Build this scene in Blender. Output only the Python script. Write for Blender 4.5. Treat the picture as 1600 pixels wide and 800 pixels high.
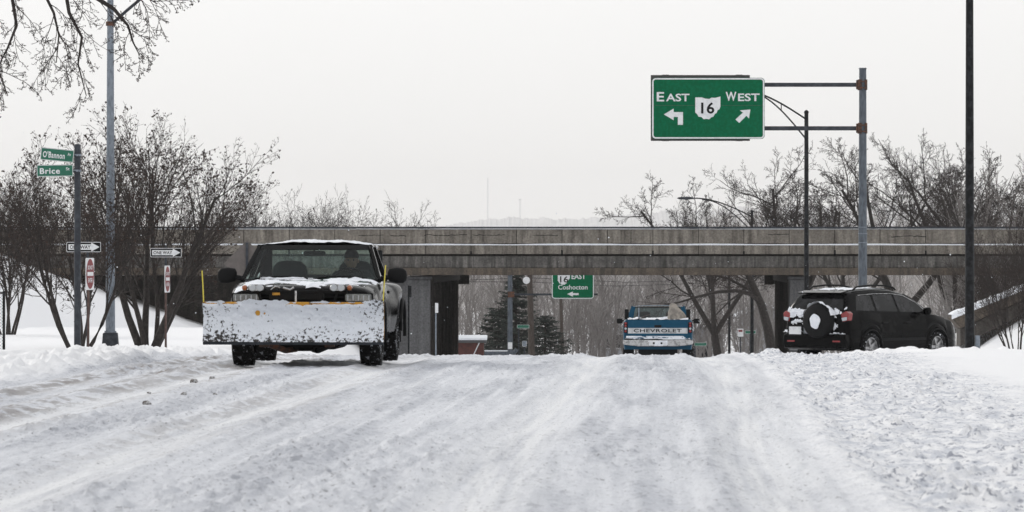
import bpy, math, random
import numpy as np
from mathutils import Vector, Matrix

R = math.radians
S = bpy.context.scene
for o in list(bpy.data.objects):
    bpy.data.objects.remove(o)

# ------------------------------------------------------------------ camera, sky, sun, exposure
CAMZ = 1.2
FPX = 8000.0            # focal length in pixels of a 1600 wide picture (180 mm lens)
HY = 404.0              # row of the horizon
cam = bpy.data.cameras.new('camera')
cam.sensor_width = 36
cam.lens = 180
cam.shift_y = (HY - 400) / 1600
cam.clip_start = 0.5
cam.clip_end = 30000
cam.dof.use_dof = True
cam.dof.focus_distance = 92
cam.dof.aperture_fstop = 13
camo = bpy.data.objects.new('camera', cam)
S.collection.objects.link(camo)
camo.location = (0, 0, CAMZ)
camo.rotation_euler = (R(90), 0, 0)
S.camera = camo

SUN_EL, SUN_AZ = 24, -38        # the sun stands ahead of the camera and to the left, behind thin cloud
W_ = bpy.data.worlds.new('World')
S.world = W_
W_.use_nodes = True
nt = W_.node_tree
for n in list(nt.nodes):
    nt.nodes.remove(n)
sky = nt.nodes.new('ShaderNodeTexSky')
sky.sky_type = 'NISHITA'
sky.sun_disc = False
sky.sun_elevation = R(SUN_EL)
sky.sun_rotation = R(SUN_AZ)
sky.air_density = 1.0
sky.dust_density = 6.0
hs = nt.nodes.new('ShaderNodeHueSaturation')
hs.inputs['Saturation'].default_value = 0.10
nt.links.new(sky.outputs[0], hs.inputs['Color'])
tc = nt.nodes.new('ShaderNodeTexCoord')
sx = nt.nodes.new('ShaderNodeSeparateXYZ')
nt.links.new(tc.outputs['Generated'], sx.inputs[0])
rp = nt.nodes.new('ShaderNodeValToRGB')      # cloud deck: a touch greyer at the horizon
nt.links.new(sx.outputs['Z'], rp.inputs[0])
e = rp.color_ramp.elements
e[0].position = 0.0; e[0].color = (0.92, 0.915, 0.90, 1)
e[1].position = 1.0; e[1].color = (0.84, 0.85, 0.88, 1)
e2 = e.new(0.055); e2.color = (0.97, 0.968, 0.96, 1)
nz = nt.nodes.new('ShaderNodeTexNoise'); nz.inputs['Scale'].default_value = 2.2; nz.inputs['Detail'].default_value = 4
nt.links.new(tc.outputs['Generated'], nz.inputs['Vector'])
mr = nt.nodes.new('ShaderNodeMapRange'); mr.inputs[1].default_value = .3; mr.inputs[2].default_value = .7
mr.inputs[3].default_value = 9.8; mr.inputs[4].default_value = 10.3
nt.links.new(nz.outputs[0], mr.inputs[0])
vm = nt.nodes.new('ShaderNodeVectorMath'); vm.operation = 'SCALE'
nt.links.new(rp.outputs[0], vm.inputs[0]); nt.links.new(mr.outputs[0], vm.inputs['Scale'])
mx = nt.nodes.new('ShaderNodeMix'); mx.data_type = 'RGBA'; mx.inputs[0].default_value = 0.9
nt.links.new(hs.outputs[0], mx.inputs[6]); nt.links.new(vm.outputs[0], mx.inputs[7])
bg = nt.nodes.new('ShaderNodeBackground'); bg.inputs['Strength'].default_value = 0.1
nt.links.new(mx.outputs[2], bg.inputs[0])
ow = nt.nodes.new('ShaderNodeOutputWorld')
nt.links.new(bg.outputs[0], ow.inputs[0])

sl = bpy.data.lights.new('sun', 'SUN')
sl.energy = 1.1
sl.angle = R(10)
sl.color = (1.0, 0.95, 0.87)
so = bpy.data.objects.new('sun', sl)
S.collection.objects.link(so)
_d = Vector((math.sin(R(SUN_AZ)) * math.cos(R(SUN_EL)), math.cos(R(SUN_AZ)) * math.cos(R(SUN_EL)), math.sin(R(SUN_EL))))
so.rotation_euler = _d.to_track_quat('Z', 'Y').to_euler()
so.location = _d * 50

S.cycles.volume_bounces = 3
S.view_settings.view_transform = 'Standard'
S.view_settings.look = 'None'
S.view_settings.exposure = 0.14
S.view_settings.gamma = 1.0
S.render.resolution_x = 1024
S.render.resolution_y = 512

# ------------------------------------------------------------------ helpers
def at(px, py, D):
    return Vector(((px - 800) / FPX * D, D, CAMZ + (HY - py) / FPX * D))

def Xp(px, D):
    return (px - 800) / FPX * D

def tag(o, label=None, cat=None, group=None, kind=None):
    if label: o['label'] = label
    if cat: o['category'] = cat
    if group: o['group'] = group
    if kind: o['kind'] = kind
    return o

def thing(name, label, cat, loc=(0, 0, 0), rotz=0, group=None):
    o = bpy.data.objects.new(name, None)
    o.empty_display_size = 0.3
    S.collection.objects.link(o)
    o.location = loc
    o.rotation_euler = (0, 0, rotz)
    return tag(o, label, cat, group)

def children(o):
    return [c for c in bpy.data.objects if c.parent == o]

def copy_tree(o, parent=None, loc=None, rotz=None, label=None, scale=None):
    c = o.copy()
    S.collection.objects.link(c)
    c.parent = parent
    for ch in children(o):
        copy_tree(ch, c)
    if loc is not None: c.location = loc
    if rotz is not None: c.rotation_euler = (0, 0, rotz)
    if label: c['label'] = label
    if scale: c.scale = scale
    return c

def newmat(name):
    m = bpy.data.materials.new(name)
    m.use_nodes = True
    n = m.node_tree
    b = n.nodes['Principled BSDF']
    return m, n, b

def mat(name, col, rough=0.6, metal=0.0, col2=None, scale=8.0, lo=0.45, hi=0.6, bump=0.0, bscale=40.0,
        coat=0.0, stretch=None, col3=None, scale3=2.0, lo3=.5, hi3=.65, spec=None, detail=5):
    """plain surface with up to two noise-mixed stains and a fine bump"""
    m, n, b = newmat(name)
    b.inputs['Roughness'].default_value = rough
    b.inputs['Metallic'].default_value = metal
    b.inputs['Coat Weight'].default_value = coat
    if spec is not None: b.inputs['Specular IOR Level'].default_value = spec
    b.inputs['Base Color'].default_value = (*col, 1)
    tcn = n.nodes.new('ShaderNodeTexCoord')
    src = tcn.outputs['Object']
    if stretch:
        mp = n.nodes.new('ShaderNodeMapping'); mp.inputs['Scale'].default_value = stretch
        n.links.new(src, mp.inputs[0]); src = mp.outputs[0]
    last = None
    def stain(prev, c, sc, a, z):
        t = n.nodes.new('ShaderNodeTexNoise'); t.inputs['Scale'].default_value = sc; t.inputs['Detail'].default_value = detail
        t.inputs['Roughness'].default_value = .62
        n.links.new(src, t.inputs['Vector'])
        r = n.nodes.new('ShaderNodeMapRange'); r.inputs[1].default_value = a; r.inputs[2].default_value = z
        n.links.new(t.outputs[0], r.inputs[0])
        x = n.nodes.new('ShaderNodeMix'); x.data_type = 'RGBA'
        n.links.new(r.outputs[0], x.inputs[0])
        if prev is None: x.inputs[6].default_value = (*col, 1)
        else: n.links.new(prev, x.inputs[6])
        x.inputs[7].default_value = (*c, 1)
        return x.outputs[2]
    if col2: last = stain(last, col2, scale, lo, hi)
    if col3: last = stain(last, col3, scale3, lo3, hi3)
    if last is not None: n.links.new(last, b.inputs['Base Color'])
    if bump:
        t = n.nodes.new('ShaderNodeTexNoise'); t.inputs['Scale'].default_value = bscale; t.inputs['Detail'].default_value = 6
        n.links.new(tcn.outputs['Object'], t.inputs['Vector'])
        bu = n.nodes.new('ShaderNodeBump'); bu.inputs['Strength'].default_value = bump; bu.inputs['Distance'].default_value = .02
        n.links.new(t.outputs[0], bu.inputs['Height']); n.links.new(bu.outputs[0], b.inputs['Normal'])
    return m

def glassmat(name, tint, refl=0.1, dirt=0.0):
    m, n, b = newmat(name)
    n.nodes.remove(b)
    out = n.nodes['Material Output']
    tr = n.nodes.new('ShaderNodeBsdfTransparent'); tr.inputs[0].default_value = (*tint, 1)
    gl = n.nodes.new('ShaderNodeBsdfGlossy'); gl.inputs['Roughness'].default_value = .04
    fr = n.nodes.new('ShaderNodeFresnel'); fr.inputs[0].default_value = 1.5
    ad = n.nodes.new('ShaderNodeMath'); ad.operation = 'MULTIPLY'; ad.inputs[1].default_value = refl * 10
    ad.use_clamp = True
    n.links.new(fr.outputs[0], ad.inputs[0])
    mxs = n.nodes.new('ShaderNodeMixShader')
    n.links.new(ad.outputs[0], mxs.inputs[0]); n.links.new(tr.outputs[0], mxs.inputs[1]); n.links.new(gl.outputs[0], mxs.inputs[2])
    last = mxs
    if dirt:
        df = n.nodes.new('ShaderNodeBsdfDiffuse'); df.inputs[0].default_value = (.45, .5, .5, 1)
        t = n.nodes.new('ShaderNodeTexNoise'); t.inputs['Scale'].default_value = 14; t.inputs['Detail'].default_value = 8
        c = n.nodes.new('ShaderNodeTexCoord'); n.links.new(c.outputs['Object'], t.inputs['Vector'])
        r = n.nodes.new('ShaderNodeMapRange'); r.inputs[1].default_value = .35; r.inputs[2].default_value = .8
        r.inputs[3].default_value = dirt * .4; r.inputs[4].default_value = dirt * 2
        n.links.new(t.outputs[0], r.inputs[0])
        m2 = n.nodes.new('ShaderNodeMixShader')
        n.links.new(r.outputs[0], m2.inputs[0]); n.links.new(mxs.outputs[0], m2.inputs[1]); n.links.new(df.outputs[0], m2.inputs[2])
        last = m2
    n.links.new(last.outputs[0], out.inputs[0])
    return m

M = {}
M['snow'] = mat('fresh_snow', (.82, .84, .88), .75, col2=(.72, .75, .80), scale=6, bump=.5, bscale=30)
M['snow_dirty'] = mat('dirty_snow', (.74, .75, .78), .8, col2=(.05, .048, .045), scale=9, lo=.57, hi=.66, bump=.6, bscale=25,
                      col3=(.5, .5, .52), scale3=3, lo3=.45, hi3=.7)
M['black_paint'] = mat('black_car_paint', (.002, .002, .0022), .16, spec=.06, col2=(.010, .0095, .009), scale=5, lo=.52, hi=.95)
M['black_dusty'] = mat('salt_dusted_black_paint', (.002, .002, .0022), .18, spec=.05, col2=(.013, .0125, .012), scale=4, lo=.5, hi=.85, bump=.1, bscale=60)
M['blue_paint'] = mat('blue_truck_paint', (.003, .058, .112), .4, spec=.15, col2=(.014, .075, .125), scale=6, lo=.5, hi=.85)
M['white_paint'] = mat('off_white_paint', (.55, .56, .57), .4, col2=(.4, .41, .42), scale=5)
M['rubber'] = mat('black_rubber', (.008, .008, .008), .85, spec=.15, col2=(.35, .36, .38), scale=28, lo=.62, hi=.74, bump=.3)
M['rubber_snowy'] = mat('snow_packed_tread', (.009, .009, .009), .9, spec=.15, col2=(.5, .52, .56), scale=22, lo=.57, hi=.70, bump=.3)
M['plastic'] = mat('black_plastic', (.006, .006, .0065), .6, spec=.15)
M['interior'] = mat('dark_cloth', (.018, .02, .022), .9)
M['seatcloth'] = mat('grey_seat_cloth', (.03, .035, .037), .9)
M['chrome'] = mat('dull_chrome', (.5, .5, .5), .25, .9, col2=(.25, .25, .25), scale=12)
M['alloy'] = mat('silver_alloy', (.42, .42, .43), .35, .6, col2=(.2, .2, .2), scale=10)
M['steel'] = mat('galvanised_steel', (.11, .128, .15), .6, .0, spec=.25, col2=(.055, .065, .08), scale=5, lo=.4, hi=.65, bump=.1, bscale=60, stretch=(3, 3, .8))
M['steel_dark'] = mat('dark_weathered_steel', (.03, .034, .042), .6, .0, spec=.2, col2=(.06, .067, .078), scale=6, lo=.45, hi=.7)
M['steel_light'] = mat('pale_galvanised_steel', (.22, .25, .29), .6, .0, spec=.25, col2=(.14, .165, .195), scale=7, lo=.4, hi=.62, bump=.15, bscale=50, stretch=(2, 2, 1))
M['black_pole'] = mat('black_pole_paint', (.005, .0055, .0065), .55, spec=.15, col2=(.02, .022, .025), scale=9)
M['rust'] = mat('rusty_iron', (.05, .03, .022), .8, col2=(.13, .05, .025), scale=14, lo=.45, hi=.6)
M['rust_post'] = mat('rust_brown_post', (.06, .035, .03), .8, col2=(.10, .06, .05), scale=9)
M['yellow'] = mat('plow_yellow_paint', (.55, .27, .02), .5, col2=(.12, .06, .02), scale=12, lo=.5, hi=.65)
M['marker'] = mat('yellow_marker_rod', (.62, .52, .06), .5)
M['lens'] = mat('clear_lamp_lens', (.42, .45, .48), .12, .3, coat=.6)
M['lens_dull'] = mat('dull_headlamp_lens', (.13, .14, .14), .2, .2, col2=(.24, .25, .24), scale=16, coat=.5)
M['amber'] = mat('amber_lens', (.30, .09, .03), .2, coat=.5)
M['red_lens'] = mat('red_lens', (.22, .006, .008), .2, coat=.5)
M['dark_glass'] = mat('dark_privacy_glass', (.004, .0045, .005), .08, spec=.22, col2=(.02, .02, .022), scale=3)
M['windscreen'] = glassmat('tinted_windscreen', (.78, .97, .91), .04, .012)
M['side_glass'] = glassmat('side_window_glass', (.35, .42, .45), .12)
M['sign_green'] = mat('sign_green', (.0, .10, .042), .6, spec=.08, col2=(.0, .125, .055), scale=9)
M['sign_green_far'] = mat('street_sign_green', (.003, .10, .06), .45, col2=(.005, .13, .075), scale=14)
M['sign_white'] = mat('sign_white', (.72, .73, .74), .45, col2=(.62, .63, .65), scale=8)
M['sign_black'] = mat('sign_black', (.006, .006, .0065), .6, spec=.15)
M['sign_red'] = mat('sign_red', (.20, .015, .02), .6, col2=(.15, .02, .022), scale=9)
M['sign_back'] = mat('sign_back_aluminium', (.10, .088, .083), .6, .1, col2=(.12, .105, .10), scale=6)
M['sign_rail'] = mat('sign_rail', (.07, .065, .065), .6, .2)
M['jacket'] = mat('dark_jacket', (.02, .021, .024), .9)
M['skin'] = mat('skin', (.30, .17, .12), .6)
M['hat'] = mat('knit_hat', (.016, .015, .016), .95)
M['bark'] = mat('dark_bark', (.022, .018, .016), .95, col2=(.04, .033, .03), scale=12, bump=.4, bscale=25)
M['bark_grey'] = mat('grey_bark', (.05, .043, .04), .95, col2=(.08, .072, .068), scale=9, bump=.4, bscale=25)
M['twig'] = mat('twigs', (.030, .023, .021), .95)
M['twig_brown'] = mat('brown_twigs', (.034, .025, .022), .95)
M['twig_pale'] = mat('pale_far_twigs', (.13, .115, .105), .95, col2=(.08, .07, .065), scale=.3)
M['leaf'] = mat('dead_leaf', (.045, .027, .020), .9, col2=(.02, .014, .011), scale=9)
M['needles'] = mat('spruce_needles', (.018, .026, .021), .95, col2=(.035, .045, .035), scale=3)
M['wood'] = mat('weathered_pole_wood', (.045, .034, .028), .9, col2=(.08, .065, .055), scale=5, stretch=(6, 6, .7))
M['brick'] = mat('red_brown_siding', (.13, .05, .042), .85, col2=(.09, .04, .035), scale=4)
M['house'] = mat('pale_siding', (.30, .31, .33), .8)
M['roofing'] = mat('grey_roofing', (.10, .10, .105), .9)
M['tarp'] = mat('pale_sack_cloth', (.32, .29, .25), .9, col2=(.2, .18, .16), scale=9)

# concrete: mottled grey with vertical run-off stains
def concrete(name, a, b_, c, streak=1.0, sc=1.0):
    m, n, b = newmat(name)
    b.inputs['Roughness'].default_value = .9
    g = n.nodes.new('ShaderNodeNewGeometry')
    mp = n.nodes.new('ShaderNodeMapping'); mp.inputs['Scale'].default_value = (1.7 * sc, 1.7 * sc, .22 * sc)
    n.links.new(g.outputs['Position'], mp.inputs[0])
    t1 = n.nodes.new('ShaderNodeTexNoise'); t1.inputs['Scale'].default_value = 2.2; t1.inputs['Detail'].default_value = 7; t1.inputs['Roughness'].default_value = .65
    n.links.new(mp.outputs[0], t1.inputs['Vector'])
    r1 = n.nodes.new('ShaderNodeValToRGB')
    r1.color_ramp.elements[0].position = .36; r1.color_ramp.elements[0].color = (*c, 1)
    r1.color_ramp.elements[1].position = .62; r1.color_ramp.elements[1].color = (*a, 1)
    n.links.new(t1.outputs[0], r1.inputs[0])
    t2 = n.nodes.new('ShaderNodeTexNoise'); t2.inputs['Scale'].default_value = 1.1 * sc; t2.inputs['Detail'].default_value = 8; t2.inputs['Roughness'].default_value = .7
    n.links.new(g.outputs['Position'], t2.inputs['Vector'])
    r2 = n.nodes.new('ShaderNodeMapRange'); r2.inputs[1].default_value = .45; r2.inputs[2].default_value = .68; r2.inputs[4].default_value = streak
    n.links.new(t2.outputs[0], r2.inputs[0])
    x = n.nodes.new('ShaderNodeMix'); x.data_type = 'RGBA'
    n.links.new(r2.outputs[0], x.inputs[0]); n.links.new(r1.outputs[0], x.inputs[6]); x.inputs[7].default_value = (*b_, 1)
    t3 = n.nodes.new('ShaderNodeTexNoise'); t3.inputs['Scale'].default_value = 14; t3.inputs['Detail'].default_value = 6
    n.links.new(g.outputs['Position'], t3.inputs['Vector'])
    r3 = n.nodes.new('ShaderNodeMapRange'); r3.inputs[1].default_value = .3; r3.inputs[2].default_value = .7; r3.inputs[3].default_value = .7; r3.inputs[4].default_value = 1.25
    n.links.new(t3.outputs[0], r3.inputs[0])
    v = n.nodes.new('ShaderNodeVectorMath'); v.operation = 'SCALE'
    n.links.new(x.outputs[2], v.inputs[0]); n.links.new(r3.outputs[0], v.inputs['Scale'])
    n.links.new(v.outputs[0], b.inputs['Base Color'])
    bu = n.nodes.new('ShaderNodeBump'); bu.inputs['Strength'].default_value = .4; bu.inputs['Distance'].default_value = .03
    n.links.new(t3.outputs[0], bu.inputs['Height']); n.links.new(bu.outputs[0], b.inputs['Normal'])
    return m
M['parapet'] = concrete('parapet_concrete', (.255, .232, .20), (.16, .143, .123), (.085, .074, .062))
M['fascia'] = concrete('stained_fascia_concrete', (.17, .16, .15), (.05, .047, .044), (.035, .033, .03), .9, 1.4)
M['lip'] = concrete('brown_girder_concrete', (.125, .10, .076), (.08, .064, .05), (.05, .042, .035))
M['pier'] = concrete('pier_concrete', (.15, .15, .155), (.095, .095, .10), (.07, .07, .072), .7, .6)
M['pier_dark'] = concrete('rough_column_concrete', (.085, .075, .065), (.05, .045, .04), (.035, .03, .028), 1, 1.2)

class MB:
    """collects geometry, then links it as one mesh object"""
    def __init__(s):
        s.v = []; s.f = []
    def add(s, vs, fs):
        k = len(s.v)
        s.v.extend([tuple(p) for p in vs])
        s.f.extend([tuple(i + k for i in f) for f in fs])
        return s
    def box(s, c, d, rot=None):
        hx, hy, hz = d[0] / 2, d[1] / 2, d[2] / 2
        vs = [Vector((x, y, z)) for x in (-hx, hx) for y in (-hy, hy) for z in (-hz, hz)]
        if rot is not None: vs = [rot @ p for p in vs]
        c = Vector(c)
        return s.add([p + c for p in vs], [(0, 1, 3, 2), (4, 6, 7, 5), (0, 4, 5, 1), (2, 3, 7, 6), (0, 2, 6, 4), (1, 5, 7, 3)])
    def tube(s, pts, rads, n=6, cap=True):
        pts = [Vector(p) for p in pts]
        if not hasattr(rads, '__len__'): rads = [rads] * len(pts)
        k = len(s.v)
        m = len(pts)
        for i in range(m):
            d = (pts[min(i + 1, m - 1)] - pts[max(i - 1, 0)])
            if d.length < 1e-9: d = Vector((0, 0, 1))
            d.normalize()
            a = Vector((0, 0, 1)) if abs(d.z) < .9 else Vector((1, 0, 0))
            u = d.cross(a).normalized(); w = d.cross(u)
            for j in range(n):
                t = 2 * math.pi * j / n
                q = pts[i] + (u * math.cos(t) + w * math.sin(t)) * rads[i]
                s.v.append((q.x, q.y, q.z))
        for i in range(m - 1):
            for j in range(n):
                a0 = k + i * n + j; a1 = k + i * n + (j + 1) % n
                s.f.append((a0, a1, a1 + n, a0 + n))
        if cap:
            s.f.append(tuple(k + j for j in range(n))[::-1])
            s.f.append(tuple(k + (m - 1) * n + j for j in range(n)))
        return s
    def prism(s, poly, a, b, axis='y'):
        """poly of 2-D points extruded from a to b along an axis; (u,v) = (x,z) for y, (y,z) for x, (x,y) for z"""
        def P(u, v, w):
            return {'y': (u, w, v), 'x': (w, u, v), 'z': (u, v, w)}[axis]
        n = len(poly)
        vs = [P(u, v, a) for u, v in poly] + [P(u, v, b) for u, v in poly]
        fs = [tuple(range(n))[::-1], tuple(range(n, 2 * n))]
        fs += [(i, (i + 1) % n, n + (i + 1) % n, n + i) for i in range(n)]
        return s.add(vs, fs)
    def lathe(s, prof, c, axis='x', n=32, closed=False):
        """profile of (offset along the axis, radius)"""
        k = len(s.v); m = len(prof)
        c = Vector(c)
        for (h, r) in prof:
            for j in range(n):
                t = 2 * math.pi * j / n
                a, b = r * math.cos(t), r * math.sin(t)
                p = {'x': (h, a, b), 'y': (a, h, b), 'z': (a, b, h)}[axis]
                s.v.append(tuple(c + Vector(p)))
        rng_ = range(m) if closed else range(m - 1)
        for i in rng_:
            i2 = (i + 1) % m
            for j in range(n):
                s.f.append((k + i * n + j, k + i * n + (j + 1) % n, k + i2 * n + (j + 1) % n, k + i2 * n + j))
        if not closed:
            s.f.append(tuple(k + j for j in range(n))); s.f.append(tuple(k + (m - 1) * n + j for j in range(n))[::-1])
        return s
    def grid(s, fn, nu, nv):
        k = len(s.v)
        for i in range(nu + 1):
            for j in range(nv + 1):
                s.v.append(tuple(fn(i / nu, j / nv)))
        for i in range(nu):
            for j in range(nv):
                a = k + i * (nv + 1) + j
                s.f.append((a, a + nv + 1, a + nv + 2, a + 1))
        return s
    def build(s, name, m, parent=None, smooth=None, bevel=0, shift=None):
        me = bpy.data.meshes.new(name)
        me.from_pydata(s.v, [], s.f)
        me.validate()
        import bmesh
        b = bmesh.new(); b.from_mesh(me); bmesh.ops.recalc_face_normals(b, faces=b.faces); b.to_mesh(me); b.free()
        me.materials.append(m)
        if smooth is not None:
            me.polygons.foreach_set('use_smooth', [True] * len(me.polygons))
            me.set_sharp_from_angle(angle=R(smooth))
        o = bpy.data.objects.new(name, me)
        S.collection.objects.link(o)
        o.parent = parent
        if bevel:
            bv = o.modifiers.new('bevel', 'BEVEL'); bv.width = bevel; bv.segments = 2; bv.limit_method = 'ANGLE'; bv.angle_limit = R(35)
        return o

def Box(name, c, d, m, parent=None, bevel=0, rot=None, smooth=None):
    return MB().box(c, d, rot).build(name, m, parent, smooth, bevel)

def pin(o, loc):
    """moves the origin of a top-level mesh to loc without moving the mesh"""
    loc = Vector(loc)
    o.data.transform(Matrix.Translation(-loc)); o.location = loc
    return o

def text(body, width, height, x, z, y, m, parent, depth=.004, bold=.0, name='lettering', cx='c', spacing=1.0):
    """flat lettering in the local xz plane, front facing -y, fitted to a width and a height"""
    cu = bpy.data.curves.new('t', 'FONT')
    cu.body = body; cu.size = 1; cu.offset = bold; cu.space_character = spacing; cu.resolution_u = 3
    cu.extrude = 0
    to = bpy.data.objects.new('t', cu)
    S.collection.objects.link(to)
    dg = bpy.context.evaluated_depsgraph_get()
    me = bpy.data.meshes.new_from_object(to.evaluated_get(dg))
    bpy.data.objects.remove(to)
    n = len(me.vertices)
    co = np.empty(n * 3); me.vertices.foreach_get('co', co); co = co.reshape(-1, 3)
    lo, hi = co.min(0), co.max(0)
    k = height / (hi[1] - lo[1])
    kx = width / (hi[0] - lo[0]) if width else k
    out = np.zeros_like(co)
    out[:, 0] = (co[:, 0] - (lo[0] + hi[0]) / 2) * kx
    out[:, 2] = (co[:, 1] - (lo[1] + hi[1]) / 2) * k
    out[:, 1] = -depth
    me.vertices.foreach_set('co', out.ravel()); me.update()
    me.materials.clear(); me.materials.append(m)
    o = bpy.data.objects.new(name, me)
    S.collection.objects.link(o)
    o.parent = parent; o.location = (x, y, z)
    return o

# ------------------------------------------------------------------ noise in numpy
def _hash(ix, iy, seed):
    h = (ix.astype(np.int64) * 374761393 + iy.astype(np.int64) * 668265263 + seed * 1442695041) & 0xffffffff
    h = ((h ^ (h >> 13)) * 1274126177) & 0xffffffff
    h = (h ^ (h >> 16)) & 0xffffffff
    return h / 4294967295.0

def vnoise(x, y, seed=0):
    ix = np.floor(x); iy = np.floor(y)
    fx = x - ix; fy = y - iy
    fx = fx * fx * (3 - 2 * fx); fy = fy * fy * (3 - 2 * fy)
    a = _hash(ix, iy, seed); b = _hash(ix + 1, iy, seed)
    c = _hash(ix, iy + 1, seed); d = _hash(ix + 1, iy + 1, seed)
    return (a + (b - a) * fx) * (1 - fy) + (c + (d - c) * fx) * fy

def fbm(x, y, seed=0, oct=4, gain=.5):
    t = 0; a = 1; s = 0
    for i in range(oct):
        t = t + a * vnoise(x * 2 ** i + 17.3 * i, y * 2 ** i - 9.1 * i, seed + i); s += a; a *= gain
    return t / s

def sst(x, a, b):
    t = np.clip((x - a) / (b - a), 0, 1)
    return t * t * (3 - 2 * t)

# ------------------------------------------------------------------ terrain
def zroad(D):
    D = np.asarray(D, float)
    z = np.where(D < 50, 0, np.where(D < 85, -.000371 * (D - 50) ** 2, -.454 - .026 * (np.minimum(D, 330) - 85)))
    hill = np.clip((D - 425) * .036, 0, 8.5)
    return z + hill

def zleft(D):
    return np.interp(D, [0, 50, 60, 75, 100, 135, 150, 200, 250, 330], [.05, .05, .03, -.15, -.62, -1.26, -1.42, -1.5, -2.6, -6.8]) + np.clip((D - 425) * .036, 0, 8.5)

def zright(D):
    return np.interp(D, [0, 50, 62, 75, 95, 116, 150, 200, 250, 330], [.02, .02, -.03, -.13, -.58, -.88, -1.85, -2.7, -4.2, -6.8]) + np.clip((D - 425) * .036, 0, 8.5)

def ucoord(X, D):
    return X - .03 * D + .22

def base_h(X, D):
    X = np.asarray(X, float); D = np.asarray(D, float)
    u = ucoord(X, D)
    zr = zroad(D)
    of = np.clip((D - 95) * .032, 0, 3.6)
    wl = sst(-u, 7.0 + of, 10.0 + of)
    wr = sst(u, 2.4 + np.clip((D - 90) * .03, 0, 1.5), 4.7 + np.clip((D - 90) * .03, 0, 2.5))
    z = zr * (1 - wl) * (1 - wr) + zleft(D) * wl + zright(D) * wr
    # bridge approach fills
    hl = np.clip(-1.75 + .36 * (-12.3 - X), -9, 2.3)
    fl = hl - .42 * np.clip(205 - D, 0, None) - .5 * np.clip(D - 243, 0, None)
    z = np.where(X < -9, np.maximum(z, fl), z)
    hr = np.clip(-2.35 + .64 * (X - 18.0), -9, 2.3)
    fr = hr - 1.9 * sst(D, 199.5, 203) - .42 * np.clip(197 - D, 0, None) - .5 * np.clip(D - 243, 0, None)
    z = np.where(X > 14, np.maximum(z, fr), z)
    return z

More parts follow.
